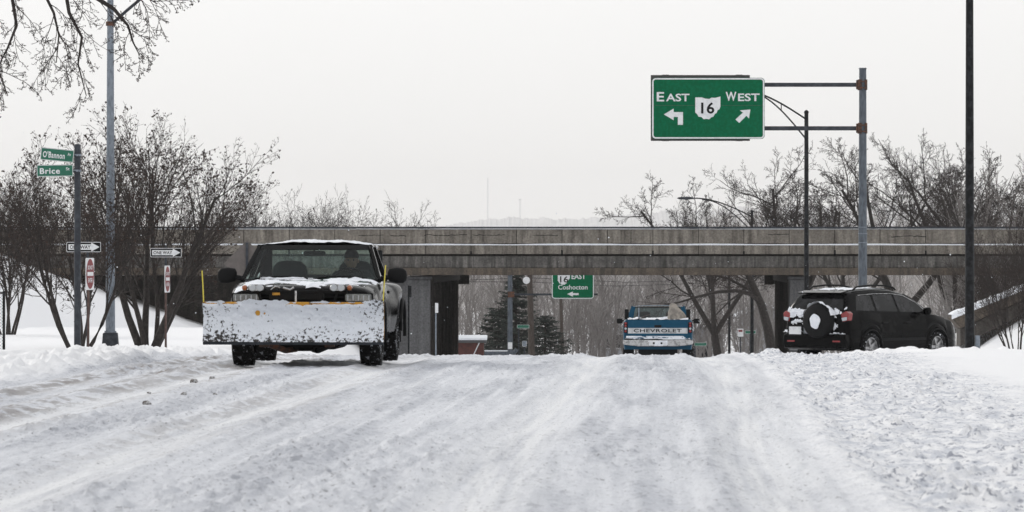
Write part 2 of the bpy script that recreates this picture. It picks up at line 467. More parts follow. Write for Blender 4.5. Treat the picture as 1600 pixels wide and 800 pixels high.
def full_h(X, D):
    """the terrain with snow relief; returns height and dirt"""
    u = ucoord(X, D)
    z = base_h(X, D)
    near = np.clip(1 - (D - 90) / 60, 0, 1) * np.clip((D - 5) / 8, 0, 1)
    # wandering of the ruts
    wv = .10 * (fbm(D * .06, D * 0 + 3, 5, 2) - .5) * 2
    uu = u + wv
    road = (1 - sst(uu, 1.0, 1.35)) * (1 - sst(-uu, 6.0, 6.4))
    dirt = np.zeros_like(z)
    rut = np.zeros_like(z)
    for c, w, dp, dr in ((.80, .17, .045, 0), (-.72, .20, .030, 0), (-3.05, .19, .035, .3), (-4.55, .20, .035, .55), (-2.35, .13, .022, .1), (-5.4, .22, .03, .75), (-1.7, .12, .02, .0), (.25, .10, .018, 0)):
        bend = .12 * (fbm(D * .035 + c, D * 0 + c, 9, 2) - .5) * 2
        t = (uu + bend - c) / w
        g = np.exp(-t * t)
        rim = np.exp(-((np.abs(t) - 1.7) / .45) ** 2)
        rut += -dp * g + dp * .75 * rim
        dirt += dr * np.exp(-((np.abs(t) - 1.2) / .7) ** 2)
    z = z + rut * .75 * road * near
    # churned crumbs: strong where nobody drove, weak in the ruts
    smooth_track = np.clip(sum(np.exp(-((uu - c) / w) ** 2) for c, w in ((.80, .24), (-.72, .26), (-3.05, .22), (-4.55, .22))), 0, 1)
    n1 = fbm(uu * 14, D * 3.4, 21, 4, .8)
    gro = fbm(uu * 26, D * .22, 23, 3, .6)
    n2 = fbm(X * 3.2, D * 1.3, 31, 3)
    n3 = fbm(X * .8, D * .35, 41, 3)
    patch = sst(fbm(uu * 1.1, D * .16, 41, 3), .42, .62)
    crumb = np.clip(n1 - .53, 0, None) ** .8 * .075
    z = z + road * near * ((1 - smooth_track) * (crumb * (.5 + 1.0 * patch) + (n2 - .5) * .003) + (n1 - .5) * .006 + (gro - .5) * .022)
    # fine tyre-tread lines in the tracks
    z = z + road * near * smooth_track * .003 * np.sin(uu * 120)
    # lumpy shoulder on the right
    sh = sst(uu, 1.05, 1.5) * (1 - sst(uu + .9 * (fbm(D * .25, D * 0, 51, 2) - .5), 2.3 + np.clip((D - 30) * .01, 0, 1) + .5 * fbm(X * 4, D * 1.2, 53, 3), 3.5 + np.clip((D - 30) * .01, 0, 1) + .5 * fbm(X * 4, D * 1.2, 53, 3)))
    l1 = fbm(X * 11, D * 3.6, 61, 4, .7)
    l2 = fbm(X * 2.6, D * 1.2, 71, 3)
    z = z + sh * near * (np.clip(l1 - .50, 0, None) * (.05 + .34 * l2 * l2) + (l2 - .5) * .02)
    z = z + near * .05 * np.exp(-((uu - 1.28) / .12) ** 2) * (.4 + n2)
    # undisturbed snow further right: soft wind ripples
    fld = sst(uu, 3.2, 3.9)
    z = z + fld * (fbm(X * .9, D * .35, 81, 4) - .5) * .035 * np.clip(D / 40, .5, 1)
    fld2 = sst(-uu, 7.2, 8.2)
    z = z + fld2 * (fbm(X * .7, D * .35, 83, 4) - .5) * .10
    # ridge of snow thrown up beside the car and the mounds at the kerb
    ridge = np.exp(-((D - 96 - .3 * (X - 7)) / 3.5) ** 2) * sst(X, 4.4, 5.4) * (1 - sst(X, 9.3, 10.3))
    l3 = fbm(X * 3, D * 1.2, 93, 4, .6)
    z = z + ridge * (.05 + .26 * (l3 - .4))
    m1 = np.exp(-((X - 4.78) / .42) ** 2 - ((D - 95) / 2.5) ** 2)
    z = z + m1 * (.15 + .25 * (l3 - .5))
    # plough berm on the left
    bw = -uu + .5 * (fbm(D * .2, D * 0, 95, 2) - .5)
    berm = sst(bw, 6.0, 6.5) * (1 - sst(bw, 7.5, 8.4)) * np.clip((D - 20) / 15, 0, 1) * (1 - np.clip((D - 190) / 10, 0, 1))
    l4 = fbm(X * 5, D * 2.2, 97, 4, .6)
    z = z + berm * (.07 + .34 * (l4 - .38)) * np.clip(1.3 - D / 140, .3, 1)
    # crumbly lip along the crest of the road
    lip = np.exp(-((D - 80) / 6) ** 2) * road
    z = z + lip * (fbm(X * 5, D * .8, 99, 4, .6) - .5) * .07
    emb = sst(D, 186, 194) * (1 - sst(D, 260, 270)) * (sst(-X, 11, 13) + sst(X, 16.5, 18))
    z = z + emb * ((fbm(X * 1.6, D * 1.4, 141, 4, .6) - .5) * .28 - .09 * (fbm(X * 6, D * 5, 143, 3) > .60))
    far = sst(D, 85, 110)
    z = z + far * (fbm(X * .5, D * .2, 103, 4) - .5) * .15 * (1 - sst(D, 300, 400))
    dirt = np.clip(dirt * road * (.25 + 1.3 * fbm(X * 1.6, D * .5, 113, 3)) * (fbm(X * 6, D * 2.4, 117, 4, .7) > .47) * sst(D, 20, 40), 0, 1)
    wild = sst(D + 30 * (fbm(X * .1, D * .05, 131, 3) - .5), 470, 545)
    return z, dirt, np.clip(smooth_track * road, 0, 1), road, sh, wild, uu

def axis_x():
    a = list(np.concatenate([np.arange(-9.5, -5.6, .06), np.arange(-5.6, 5.6, .029), np.arange(5.6, 9.5, .06)]))
    x = 9.5; s = .10
    r = []
    while x < 16500:
        r.append(x)
        s = min(s * 1.2, .5) if x < 32 else s * 1.25
        x += s
    return np.array([-q for q in r[::-1]] + a[1:] + r)

def axis_y():
    r = []
    y = -8.0
    while y < 14: r.append(y); y += 1.0
    y = 14.0
    while y < 100: r.append(y); y += .048 * (y / 20) ** 1.45
    while y < 250: r.append(y); y += 1.0
    s = 1.0
    while y < 16500: r.append(y); s *= 1.12; y += s
    b = []; y = -10; s = 2
    while y > -9000: b.append(y); s *= 1.4; y -= s
    return np.array(b[::-1] + r)

ax, ay = axis_x(), axis_y()
GX, GY = np.meshgrid(ax, ay, indexing='ij')
GZ, DIRT, TRK, ROAD, SHO, WILD, ACR = full_h(GX, GY)
nx, ny = GX.shape
print('terrain grid', nx, ny, nx * ny)

def snow_ground_mat():
    m, n, b = newmat('snow_ground')
    b.inputs['Roughness'].default_value = .7
    def attr(k):
        a = n.nodes.new('ShaderNodeAttribute'); a.attribute_name = k; return a.outputs['Fac']
    g = n.nodes.new('ShaderNodeNewGeometry')
    def noise(sc, st, det=5, ro=.6):
        mp = n.nodes.new('ShaderNodeMapping'); mp.inputs['Scale'].default_value = st
        n.links.new(g.outputs['Position'], mp.inputs[0])
        t = n.nodes.new('ShaderNodeTexNoise'); t.inputs['Scale'].default_value = sc; t.inputs['Detail'].default_value = det
        t.inputs['Roughness'].default_value = ro
        n.links.new(mp.outputs[0], t.inputs['Vector']); return t.outputs[0]
    def mrange(x, a, b_, c=0., d=1.):
        r = n.nodes.new('ShaderNodeMapRange'); r.inputs[1].default_value = a; r.inputs[2].default_value = b_
        r.inputs[3].default_value = c; r.inputs[4].default_value = d
        n.links.new(x, r.inputs[0]); return r.outputs[0]
    def mul(a, b_):
        k = n.nodes.new('ShaderNodeMath'); k.operation = 'MULTIPLY'
        n.links.new(a, k.inputs[0])
        if isinstance(b_, float): k.inputs[1].default_value = b_
        else: n.links.new(b_, k.inputs[1])
        return k.outputs[0]
    def mixc(f, a, c):
        x = n.nodes.new('ShaderNodeMix'); x.data_type = 'RGBA'
        n.links.new(f, x.inputs[0])
        if isinstance(a, tuple): x.inputs[6].default_value = (*a, 1)
        else: n.links.new(a, x.inputs[6])
        x.inputs[7].default_value = (*c, 1)
        return x.outputs[2]
    # clean snow, packed grey road snow, painted shade specks of lumps, brown road dirt
    fine = noise(13, (1, .30, 1), 7, .72)
    c = mixc(attr('road'), (.86, .865, .88), (.67, .688, .728))
    c = mixc(mul(attr('shoulder'), mrange(noise(5, (1, .5, 1)), .42, .62)), c, (.55, .575, .63))
    cmb = n.nodes.new('ShaderNodeCombineXYZ'); spz = n.nodes.new('ShaderNodeSeparateXYZ')
    n.links.new(g.outputs['Position'], spz.inputs[0]); n.links.new(attr('across'), cmb.inputs[0]); n.links.new(spz.outputs['Y'], cmb.inputs[1])
    def lane(sc, st, det=4, ro=.6):
        mp = n.nodes.new('ShaderNodeMapping'); mp.inputs['Scale'].default_value = st
        n.links.new(cmb.outputs[0], mp.inputs[0])
        t = n.nodes.new('ShaderNodeTexNoise'); t.inputs['Scale'].default_value = sc; t.inputs['Detail'].default_value = det
        t.inputs['Roughness'].default_value = ro
        n.links.new(mp.outputs[0], t.inputs['Vector']); return t.outputs[0]
    streak = mrange(lane(2.2, (1, .05, 1), 3, .6), .46, .58)
    lines = mrange(lane(11, (1, .012, 1), 3, .6), .45, .60)
    c = mixc(mul(mul(attr('road'), lines), .30), c, (.42, .44, .48))
    c = mixc(mul(attr('road'), mul(streak, .5)), c, (.38, .40, .45))
    c = mixc(mul(mul(attr('road'), mrange(streak, 0, 1, .25, 1)), mrange(fine, .525, .60, 0, .6)), c, (.22, .235, .275))  # bluish dark specks: shaded sides of snow lumps painted into the colour
    c = mixc(mul(attr('track'), mrange(lane(9, (1, .02, 1)), .34, .60, .1, .9)), c, (.80, .81, .825))
    c = mixc(mul(attr('road'), mrange(noise(38, (1, .32, 1), 4, .6), .61, .65, 0, .75)), c, (.17, .17, .185))  # finer specks of the same painted lump shade
    c = mixc(mul(attr('shoulder'), mrange(noise(20, (1, .38, 1), 5, .68), .555, .60, 0, .85)), c, (.19, .21, .27))  # shaded sides of the shoulder lumps, painted as bluish specks
    c = mixc(attr('dirt'), c, (.17, .145, .13))
    c = mixc(attr('wild'), c, (.30, .275, .26))
    n.links.new(c, b.inputs['Base Color'])
    bu = n.nodes.new('ShaderNodeBump'); bu.inputs['Strength'].default_value = .8; bu.inputs['Distance'].default_value = .03
    n.links.new(noise(26, (1, .6, 1), 7, .7), bu.inputs['Height']); n.links.new(bu.outputs[0], b.inputs['Normal'])
    return m
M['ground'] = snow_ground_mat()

def terrain_piece(name, mask):
    """links the faces of the one terrain sheet picked by a mask; neighbours share their edge points"""
    ii, jj = np.nonzero(mask)
    a = ii * ny + jj
    q = np.stack([a, a + ny, a + ny + 1, a + 1], 1)
    used, inv = np.unique(q.ravel(), return_inverse=True)
    q = inv.reshape(-1, 4)
    me = bpy.data.meshes.new(name)
    me.vertices.add(len(used))
    co = np.stack([GX.ravel()[used], GY.ravel()[used], GZ.ravel()[used]], 1)
    me.vertices.foreach_set('co', co.astype(np.float32).ravel())
    me.loops.add(len(q) * 4); me.polygons.add(len(q))
    me.loops.foreach_set('vertex_index', q.astype(np.int32).ravel())
    me.polygons.foreach_set('loop_start', np.arange(0, len(q) * 4, 4, dtype=np.int32))
    me.update(calc_edges=True)
    me.polygons.foreach_set('use_smooth', [True] * len(q))
    for k, arr in (('dirt', DIRT), ('track', TRK), ('road', ROAD), ('shoulder', SHO), ('wild', WILD), ('across', ACR)):
        at_ = me.attributes.new(k, 'FLOAT', 'POINT')
        at_.data.foreach_set('value', arr.ravel()[used].astype(np.float32))
    me.materials.append(M['ground'])
    o = bpy.data.objects.new(name, me)
    S.collection.objects.link(o)
    o['kind'] = 'structure'
    return o

cxm = (GX[:-1, :-1] + GX[1:, 1:]) / 2; cym = (GY[:-1, :-1] + GY[1:, 1:]) / 2
um = ucoord(cxm, cym)
is_road = (um < 1.28) & (um > -6.35) & (cym < 425) & (cym > -60)
is_sh = (~is_road) & (um < 3.3) & (um >= 1.28) & (cym < 110) & (cym > -60)
is_embl = (cxm < -11.5) & (cxm > -90) & (cym > 188) & (cym < 262)
is_embr = (cxm > 16.5) & (cxm < 90) & (cym > 184) & (cym < 262)
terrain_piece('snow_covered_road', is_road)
terrain_piece('churned_snow_shoulder', is_sh)
terrain_piece('left_embankment', is_embl & ~is_road)
terrain_piece('right_embankment', is_embr & ~is_road)
terrain_piece('snow_field', ~(is_road | is_sh | is_embl | is_embr))

def gz(X, D):
    return float(full_h(np.array([float(X)]), np.array([float(D)]))[0][0])
def gb(X, D):
    return float(base_h(np.array([float(X)]), np.array([float(D)]))[0])

# ------------------------------------------------------------------ highway bridge
BD = 210.0
SB = FPX / BD
def bz(py): return CAMZ + (HY - py) / SB
DIRX = .03                       # the road, and the piers with it, run slightly to the right
bridge = thing('highway_bridge', 'long stained concrete highway overpass crossing above the snowy road', 'bridge', (0, BD, 0))
X0, X1 = -72.0, 72.0
pw = 1.865
k0 = int((X0 + 1.68) / pw)
def pan_mesh(zlo, zhi, dep, name, m, y0):
    b = MB().box((0, y0 + dep / 2, (zlo + zhi) / 2), (pw - .022, dep, zhi - zlo))
    return b.build(name, m, None, bevel=.012)
up = pan_mesh(bz(380.5), bz(358.4), .26, 'upper_parapet_panel', M['parapet'], .12)
lo_ = pan_mesh(bz(397), bz(383.2), .30, 'lower_parapet_panel', M['parapet'], .0)
up.parent = bridge; lo_.parent = bridge
first = True
rk = random.Random(5)
for k in range(k0, -k0 + 1):
    x = -1.68 + (k + .5) * pw
    for src in (up, lo_):
        c = src if first else src.copy()
        if not first: S.collection.objects.link(c)
        c.location = (x, rk.uniform(-.006, .006), 0)
    first = False
L_ = X1 - X0
Box('coping', (0, .22, (bz(354.2) + bz(356.6)) / 2), (L_, .34, bz(354.2) - bz(356.6)), M['steel_dark'], bridge)
# thin snow lying on the ledges, uneven along its length
def ledge_snow(name, zc, y0, dep, th, seed):
    b = MB()
    n = int(L_ / .35)
    xs = np.linspace(X0, X1, n + 1)
    h = th * (.55 + .9 * fbm(xs * .6, xs * 0, seed, 4))
    rr = [(y0 - .012, 0), (y0 - .006, .75), (y0 + dep * .3, 1), (y0 + dep, 1)]
    k = 0
    for i in range(n + 1):
        for (yy, f) in rr: b.v.append((xs[i], yy, zc + (h[i] * f)))
    for i in range(n):
        for j in range(3):
            a = i * 4 + j; b.f.append((a, a + 4, a + 5, a + 1))
    return b.build(name, M['snow'], bridge, smooth=60)
ledge_snow('ledge_snow', bz(383.2) + .001, .0, .12, .058, 3)
for k in range(-12, 14, 2):
    Box('joint_notch', (-1.68 + k * pw, -.004, bz(395)), (.07, .02, .13 + .05 * (k % 3)), M['sign_black'], bridge)
ledge_snow('ledge_snow', bz(358.4) + .001, .12, .06, .035, 7)
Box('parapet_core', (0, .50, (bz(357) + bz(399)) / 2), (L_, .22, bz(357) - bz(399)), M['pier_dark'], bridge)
Box('fascia_beam', (0, .26, (bz(400.2) + bz(418.5)) / 2), (L_, .40, bz(400.2) - bz(418.5)), M['fascia'], bridge, bevel=.02)
Box('girder_flange', (0, .24, (bz(418.6) + bz(430.0)) / 2), (L_, .50, bz(418.6) - bz(430.0)), M['lip'], bridge, bevel=.03)
# ragged cracks where the panels spall
rk = random.Random(8)
for (xa, xb, py) in ((663, 733, 367), (738, 792, 367), (832, 877, 367), (884, 905, 367), (1030, 1062, 365), (1392, 1470, 369), (560, 600, 367), (610, 640, 368), (300, 345, 366), (1200, 1236, 366)):
    b = MB(); x = xa; z = bz(py)
    pts = []
    while x < xb:
        pts.append((Xp(x, BD), z + rk.uniform(-.03, .02), rk.uniform(.008, .028)))
        x += rk.uniform(3, 7)
    for i in range(len(pts) - 1):
        (xa_, za, ta), (xb_, zb, tb) = pts[i], pts[i + 1]
        b.add([(xa_, .116, za - ta), (xb_, .116, zb - tb), (xb_, .116, zb + .008), (xa_, .116, za + .008)], [(0, 1, 2, 3)])
    b.build('crack', M['sign_black'], bridge)
deck = MB()
deck.box((0, 15.3, (bz(399) + bz(418)) / 2), (L_, 29.0, bz(399) - bz(418)))
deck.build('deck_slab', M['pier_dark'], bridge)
for i in range(7):
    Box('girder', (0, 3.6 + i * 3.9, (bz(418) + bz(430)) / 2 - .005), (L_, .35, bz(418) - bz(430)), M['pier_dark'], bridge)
Box('rear_parapet', (0, 29.9, (bz(358) + bz(418)) / 2), (L_, .25, bz(358) - bz(418) - .05), M['parapet'], bridge)
Box('rear_girder', (0, 29.9, (bz(418) + bz(429)) / 2), (L_, .45, bz(418) - bz(429)), M['lip'], bridge)
# piers: a smooth front wall and a row of rough ribbed columns behind it
def pier(xin, side, wall_w, label):
    """xin: inner face at the front, side +1 when the pier stands right of the road"""
    p = thing('bridge_pier', label, 'bridge pier', (xin, BD + .8, -4.3), 0, 'piers carrying the overpass')
    top = bz(437) + 4.3
    Box('front_wall', (side * wall_w / 2, .55, top / 2), (wall_w, 1.1, top), M['pier'], p, bevel=.03)
    Box('cap_beam', (side * wall_w / 2, .55, top + .065), (wall_w + .10, 1.2, .11), M['pier'], p)
    for i in range(8):
        y = 2.6 + i * 3.6
        x = DIRX * y + side * .42
        b = MB()
        prof = []
        for q in range(24):
            t = 2 * math.pi * q / 24
            r = .43 * (1 + .07 * (1 if q % 2 else -1))
            k = max(abs(math.cos(t)), abs(math.sin(t))) ** .45
            prof.append((r / k * math.cos(t), r / k * math.sin(t)))
        b.prism([(x + u, y + v) for u, v in prof], 0, top - .10, 'z')
        b.build('column', M['pier_dark'], p)
    yb = 14.8
    rot = Matrix.Rotation(-math.atan(DIRX), 3, 'Z')
    Box('cross_beam', (DIRX * yb + side * .42, yb, top + .0), (1.05, 27.4, .26), M['pier_dark'], p, rot=rot)
    Box('bearing_block', (DIRX * 28.3 + side * .42 - side * .62, 28.3, top - .12), (.62, .7, .42), M['pier_dark'], p)
    return p
pier(Xp(672, BD), -1, 2.3, 'left bridge pier beside the plow truck, pale front wall and dark columns')
pier(Xp(1236, BD), 1, .62, 'right bridge pier behind the black car, narrow front wall and brown columns')
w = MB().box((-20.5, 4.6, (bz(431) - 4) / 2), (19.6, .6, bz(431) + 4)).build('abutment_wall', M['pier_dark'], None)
w.location = (0, BD, 0)
tag(w, 'dark concrete abutment wall under the left end of the overpass', 'wall')
w = MB().box((27.5, 5.2, (bz(431) - 4) / 2), (11, .6, bz(431) + 4)).build('abutment_wall', M['pier_dark'], None)
w.location = (0, BD, 0)
tag(w, 'dark concrete abutment wall under the right end of the overpass', 'wall')
# sloping slab at the right abutment, snow on its edge
sw = thing('slope_wall', 'tilted brown concrete slab with snow along its top edge on the right embankment', 'wall', at(1495, 541, 199))
B0 = at(1495, 541, 199)
def lp(px, py, D, base):
    v = at(px, py, D) - base
    return v
def poly(pts, D, base):
    return [(lp(x, y, D, base).x, lp(x, y, D, base).z) for x, y in pts]
MB().prism(poly([(1486, 497), (1540, 475), (1600, 451), (1680, 420), (1680, 437), (1600, 468), (1540, 494), (1500, 513)], 199, B0), -.3, 1.6).build('upper_slab', M['lip'], sw, bevel=.03)
MB().prism(poly([(1500, 514), (1540, 495.5), (1600, 469.5), (1680, 438.5), (1680, 452), (1600, 489), (1545, 518), (1512, 536), (1500, 541)], 199, B0), -.1, 1.6).build('lower_slab', M['pier_dark'], sw, bevel=.03)
b = MB()
pp = [(1486, 497), (1505, 489), (1540, 475), (1570, 463), (1600, 451), (1640, 435.5), (1680, 420)]
for i in range(60):
    t0 = 1486 + i * 3.2; t1 = t0 + 3.2
    f = lambda t: np.interp(t, [p[0] for p in pp], [p[1] for p in pp])
    h0 = .10 + .12 * float(fbm(np.array([t0 * .13]), np.array([0.]), 4, 3)[0]); h1 = .10 + .12 * float(fbm(np.array([t1 * .13]), np.array([0.]), 4, 3)[0])
    a = lp(t0, f(t0), 199, B0); c = lp(t1, f(t1), 199, B0)
    b.add([(a.x, -.32, a.z - .05), (c.x, -.32, c.z - .05), (c.x, -.26, c.z + h1), (a.x, -.26, a.z + h0), (c.x, 1.5, c.z + h1), (a.x, 1.5, a.z + h0)], [(0, 1, 2, 3), (3, 2, 4, 5)])
b.build('snow_cap', M['snow'], sw, smooth=70)

# ------------------------------------------------------------------ signs
OHIO = [(292, 173), (320, 173), (335, 178), (352, 180), (362, 174), (378, 175), (400, 169), (400, 212), (396, 224), (388, 228), (384, 240), (376, 244), (370, 256), (360, 259), (352, 267), (338, 265), (328, 267), (318, 257), (306, 256), (300, 245), (292, 238)]
def facepoly(pts, y, name, m, parent):
    """a thin flat shape in the local xz plane at depth y"""
    n = len(pts)
    b = MB().add([(u, y, v) for u, v in pts], [tuple(range(n))])
    o = b.build(name, m, parent)
    return o
def rrect(x0, x1, z0, z1, r, n=6):
    out = []
    for cx, cz, a0 in ((x1 - r, z1 - r, 0), (x0 + r, z1 - r, 90), (x0 + r, z0 + r, 180), (x1 - r, z0 + r, 270)):
        for i in range(n + 1):
            t = R(a0 + 90 * i / n); out.append((cx + r * math.cos(t), cz + r * math.sin(t)))
    return out
def ring(outer, inner, y, name, m, parent):
    n = len(outer)
    b = MB().add([(u, y, v) for u, v in outer] + [(u, y, v) for u, v in inner], [(i, (i + 1) % n, n + (i + 1) % n, n + i) for i in range(n)])
    return b.build(name, m, parent)

def sign_board(base, D, rect, parent, mface, mborder, bw, r, th=.03, name='sign_panel', yoff=0.):
    p0 = lp(rect[0], rect[3], D, base); p1 = lp(rect[2], rect[1], D, base)
    o = MB().prism(rrect(p0.x, p1.x, p0.z, p1.z, r), yoff, yoff + th).build(name, mface, parent)
    if mborder:
        e = bw * .25
        ring(rrect(p0.x + e, p1.x - e, p0.z + e, p1.z - e, r), rrect(p0.x + e + bw, p1.x - e - bw, p0.z + e + bw, p1.z - e - bw, max(r - bw, .01)), yoff - .004, 'border', mborder, o)
    return o

# --- big overhead sign
D = 165.0; s = FPX / D
zb = gb(Xp(1348, D), D)
base = Vector((Xp(1348, D), D, zb))
g = thing('overhead_sign', 'large green overhead sign with east and west arrows on a tall steel pole', 'road sign', base)
top = lp(1348, 108, D, base).z
MB().tube([(0, 0, -.5), (0, 0, top)], [.155, .115], 12).build('pole', M['steel'], g, smooth=40)
MB().tube([(0, 0, top), (0, 0, top + .04)], [.13, .12], 12).build('pole_cap', M['steel'], g)
Box('base_plate', (0, 0, .02), (.5, .5, .05), M['steel'], g)
for py in (355, 365, 379):     # weld bands on the pole
    z = lp(0, py, D, base).z
    MB().lathe([(-.012, .15), (.012, .15)], (0, 0, z), 'z', 16).build('band', M['steel_light'], g)
for py in (132.5, 200.5):
    z = lp(0, py, D, base).z
    x0 = lp(1060, py, D, base).x
    MB().box(((x0 - .13) / 2, 0, z), (abs(x0) - .13, .12, .135 if py > 150 else .13)).build('arm', M['steel_dark'], g, bevel=.01)
    br = MB().box((-.10, 0, z), (.12, .30, .34)).box((.10, 0, z), (.08, .30, .34))
    br.tube([(-.19, -.1, z - .15), (-.19, -.1, z + .15)], .035, 6).tube([(-.13, -.19, z + .10), (.13, -.19, z + .10)], .025, 6).tube([(-.13, -.19, z - .10), (.13, -.19, z - .10)], .025, 6)
    br.build('bracket', M['rust'], g, bevel=.01)
panel = sign_board(base, D, (1018, 122, 1194, 217.5), g, M['sign_green'], M['sign_white'], .045, .12, yoff=-.32)
sx_ = lambda cx: 980 + cx / 2.7595
sz_ = lambda cy: 90 + cy / 2.7595
def bigpoly(pts, y=-.3245):
    return [(lp(sx_(a), sz_(b_), D, base).x, lp(sx_(a), sz_(b_), D, base).z) for a, b_ in pts]
facepoly(bigpoly(OHIO)[::-1], -.3245, 'route_shield', M['sign_white'], panel)
facepoly(bigpoly([(157, 246), (199, 221), (199, 236), (239, 236), (239, 291), (217, 291), (217, 257), (199, 257), (199, 271)]), -.3245, 'arrow', M['sign_white'], panel)
facepoly(bigpoly([(529, 225), (523, 264), (512, 252), (481, 283), (465, 268), (497, 238), (483, 229)]), -.3245, 'arrow', M['sign_white'], panel)
def big_text(body, cx0, cx1, cy0, cy1, m, bold=.0, y=-.326):
    a = lp(sx_(cx0), sz_(cy1), D, base); c = lp(sx_(cx1), sz_(cy0), D, base)
    return text(body, c.x - a.x, c.z - a.z, (a.x + c.x) / 2, (a.z + c.z) / 2, y, m, panel, depth=0, bold=bold)
big_text('E', 126, 158, 150, 190, M['sign_white'], .018); big_text('AST', 166, 267, 157, 190, M['sign_white'], .018)
big_text('W', 423, 469, 149, 188, M['sign_white'], .018); big_text('EST', 476, 569, 156, 189, M['sign_white'], .018)
big_text('16', 317, 374, 194, 243, M['sign_black'], .022, y=-.329)
a = lp(1020, 165.3, D, base); c = lp(1192, 165.3, D, base)
Box('panel_seam', ((a.x + c.x) / 2, -.3215, a.z), (c.x - a.x, .004, .008), M['sign_rail'], panel)
sign_board(base, D, (1017, 117, 1172, 220), g, M['sign_rail'], None, 0, .02, th=.05, yoff=.12, name='rear_panel')
for px in (1040, 1155):
    x = lp(px, 0, D, base).x
    for py in (118.5, 218.5):
        Box('clamp', (x, .10, lp(0, py, D, base).z), (.22, .14, .08), M['sign_rail'], g)
for px in (1040, 1105, 1170):
    a = lp(px, 217, D, base); c = lp(px, 122, D, base)
    Box('stiffener', (a.x, -.20, (a.z + c.z) / 2), (.06, .16, c.z - a.z), M['sign_rail'], g)

# --- sign of the far ramp, half hidden by the bridge
D = 262.0
base = Vector((Xp(797, D), D, gb(Xp(797, D), D)))
g = thing('overhead_sign', 'green Coshocton sign beyond the bridge on a grey pole with its arm', 'road sign', base)
MB().tube([(0, 0, -.5), (0, 0, lp(0, 396, D, base).z)], [.15, .12], 10).build('pole', M['steel'], g, smooth=40)
for py in (413, 460.0):
    z = lp(0, py, D, base).z
    Box('arm', (lp(866, py, D, base).x, 0, z), (lp(933, py, D, base).x, .12, .10), M['steel_dark'], g)
    Box('bracket', (.05, 0, z), (.34, .34, .30), M['rust'], g)
Box('plaque', (0, -.17, lp(0, 540, D, base).z), (.22, .02, .34), M['sign_white'], g)
panel = sign_board(base, D, (862, 402, 928, 467), g, M['sign_green'], M['sign_white'], .04, .15, yoff=-.22)
def t2(body, x0, x1, y0, y1, m, bold=.01, y=-.227, name='lettering'):
    a = lp(x0, y1, D, base); c = lp(x1, y0, D, base)
    return text(body, c.x - a.x, c.z - a.z, (a.x + c.x) / 2, (a.z + c.z) / 2, y, m, panel, depth=0, bold=bold, name=name)
def omap(x, y): return (871.5 + (x - 292) / 108 * 19, 424 + (y - 169) / 98 * 21)
facepoly([(lp(*omap(a, b_), D, base).x, lp(*omap(a, b_), D, base).z) for a, b_ in OHIO][::-1], -.2245, 'route_shield', M['sign_white'], panel)
t2('16', 875, 888, 431.5, 441.5, M['sign_black'], .015, y=-.229)
t2('EAST', 893, 915, 427.5, 436, M['sign_white'], .02)
t2('Coshocton', 872, 918, 445, 452.3, M['sign_white'], .012)
facepoly([(lp(x, y, D, base).x, lp(x, y, D, base).z) for x, y in ((886, 459.3), (895, 455.5), (895, 458), (904, 458), (904, 461), (895, 461), (895, 463.5))], -.2245, 'arrow', M['sign_white'], panel)

# --- street name signs
D = 100.0
base = Vector((Xp(121, D), D, gb(Xp(121, D), D)))
g = thing('street_sign', 'tall steel post carrying the green O\'Bannon and Brice street name blades', 'street sign', base)
zt = lp(0, 227, D, base).z
MB().tube([(0, 0, -.3), (0, 0, zt)], [.068, .062], 12).build('post', M['steel_dark'], g, smooth=40)
MB().lathe([(0, .066), (.02, .05), (.03, .0)], (0, 0, zt), 'z', 12).build('post_cap', M['steel_dark'], g)
for k, (x0, x1, ya, yb_, roll, word, suf) in enumerate(((64, 116, 232.6, 252, -5.5, "O'Bannon", 'Av'), (58, 115, 257.5, 276, 0.8, 'Brice', 'St'))):
    a = lp(x0, yb_, D, base); c = lp(x1, ya, D, base)
    w, h = c.x - a.x, c.z - a.z
    blade = MB().prism(rrect(-w / 2, w / 2, -h / 2, h / 2, .015), -.008, .004).build('name_blade', M['sign_green_far'], g)
    blade.location = ((a.x + c.x) / 2, -.075, (a.z + c.z) / 2); blade.rotation_euler = (0, R(-roll), 0)
    e = .004
    ring(rrect(-w / 2 + e, w / 2 - e, -h / 2 + e, h / 2 - e, .015), rrect(-w / 2 + e + .009, w / 2 - e - .009, -h / 2 + e + .009, h / 2 - e - .009, .01), -.011, 'border', M['sign_white'], blade)
    text(word, w * (.66 if k == 0 else .55), h * (.52 if k == 0 else .50), -w * (.10 if k == 0 else .14), -.005, -.011, M['sign_white'], blade, depth=0, bold=.022, spacing=1.1)
    text(suf, w * .10, h * .25, w * (.36 if k == 0 else .35), h * .14, -.011, M['sign_white'], blade, depth=0, bold=.01)
    MB().lathe([(-.02, .074), (.02, .074)], (0, 0, (a.z + c.z) / 2), 'z', 16).build('bracket', M['steel_light'], g)
    Box('blade_arm', (-.12, -.055, (a.z + c.z) / 2 - .02), (.3, .03, .03), M['steel_dark'], g)

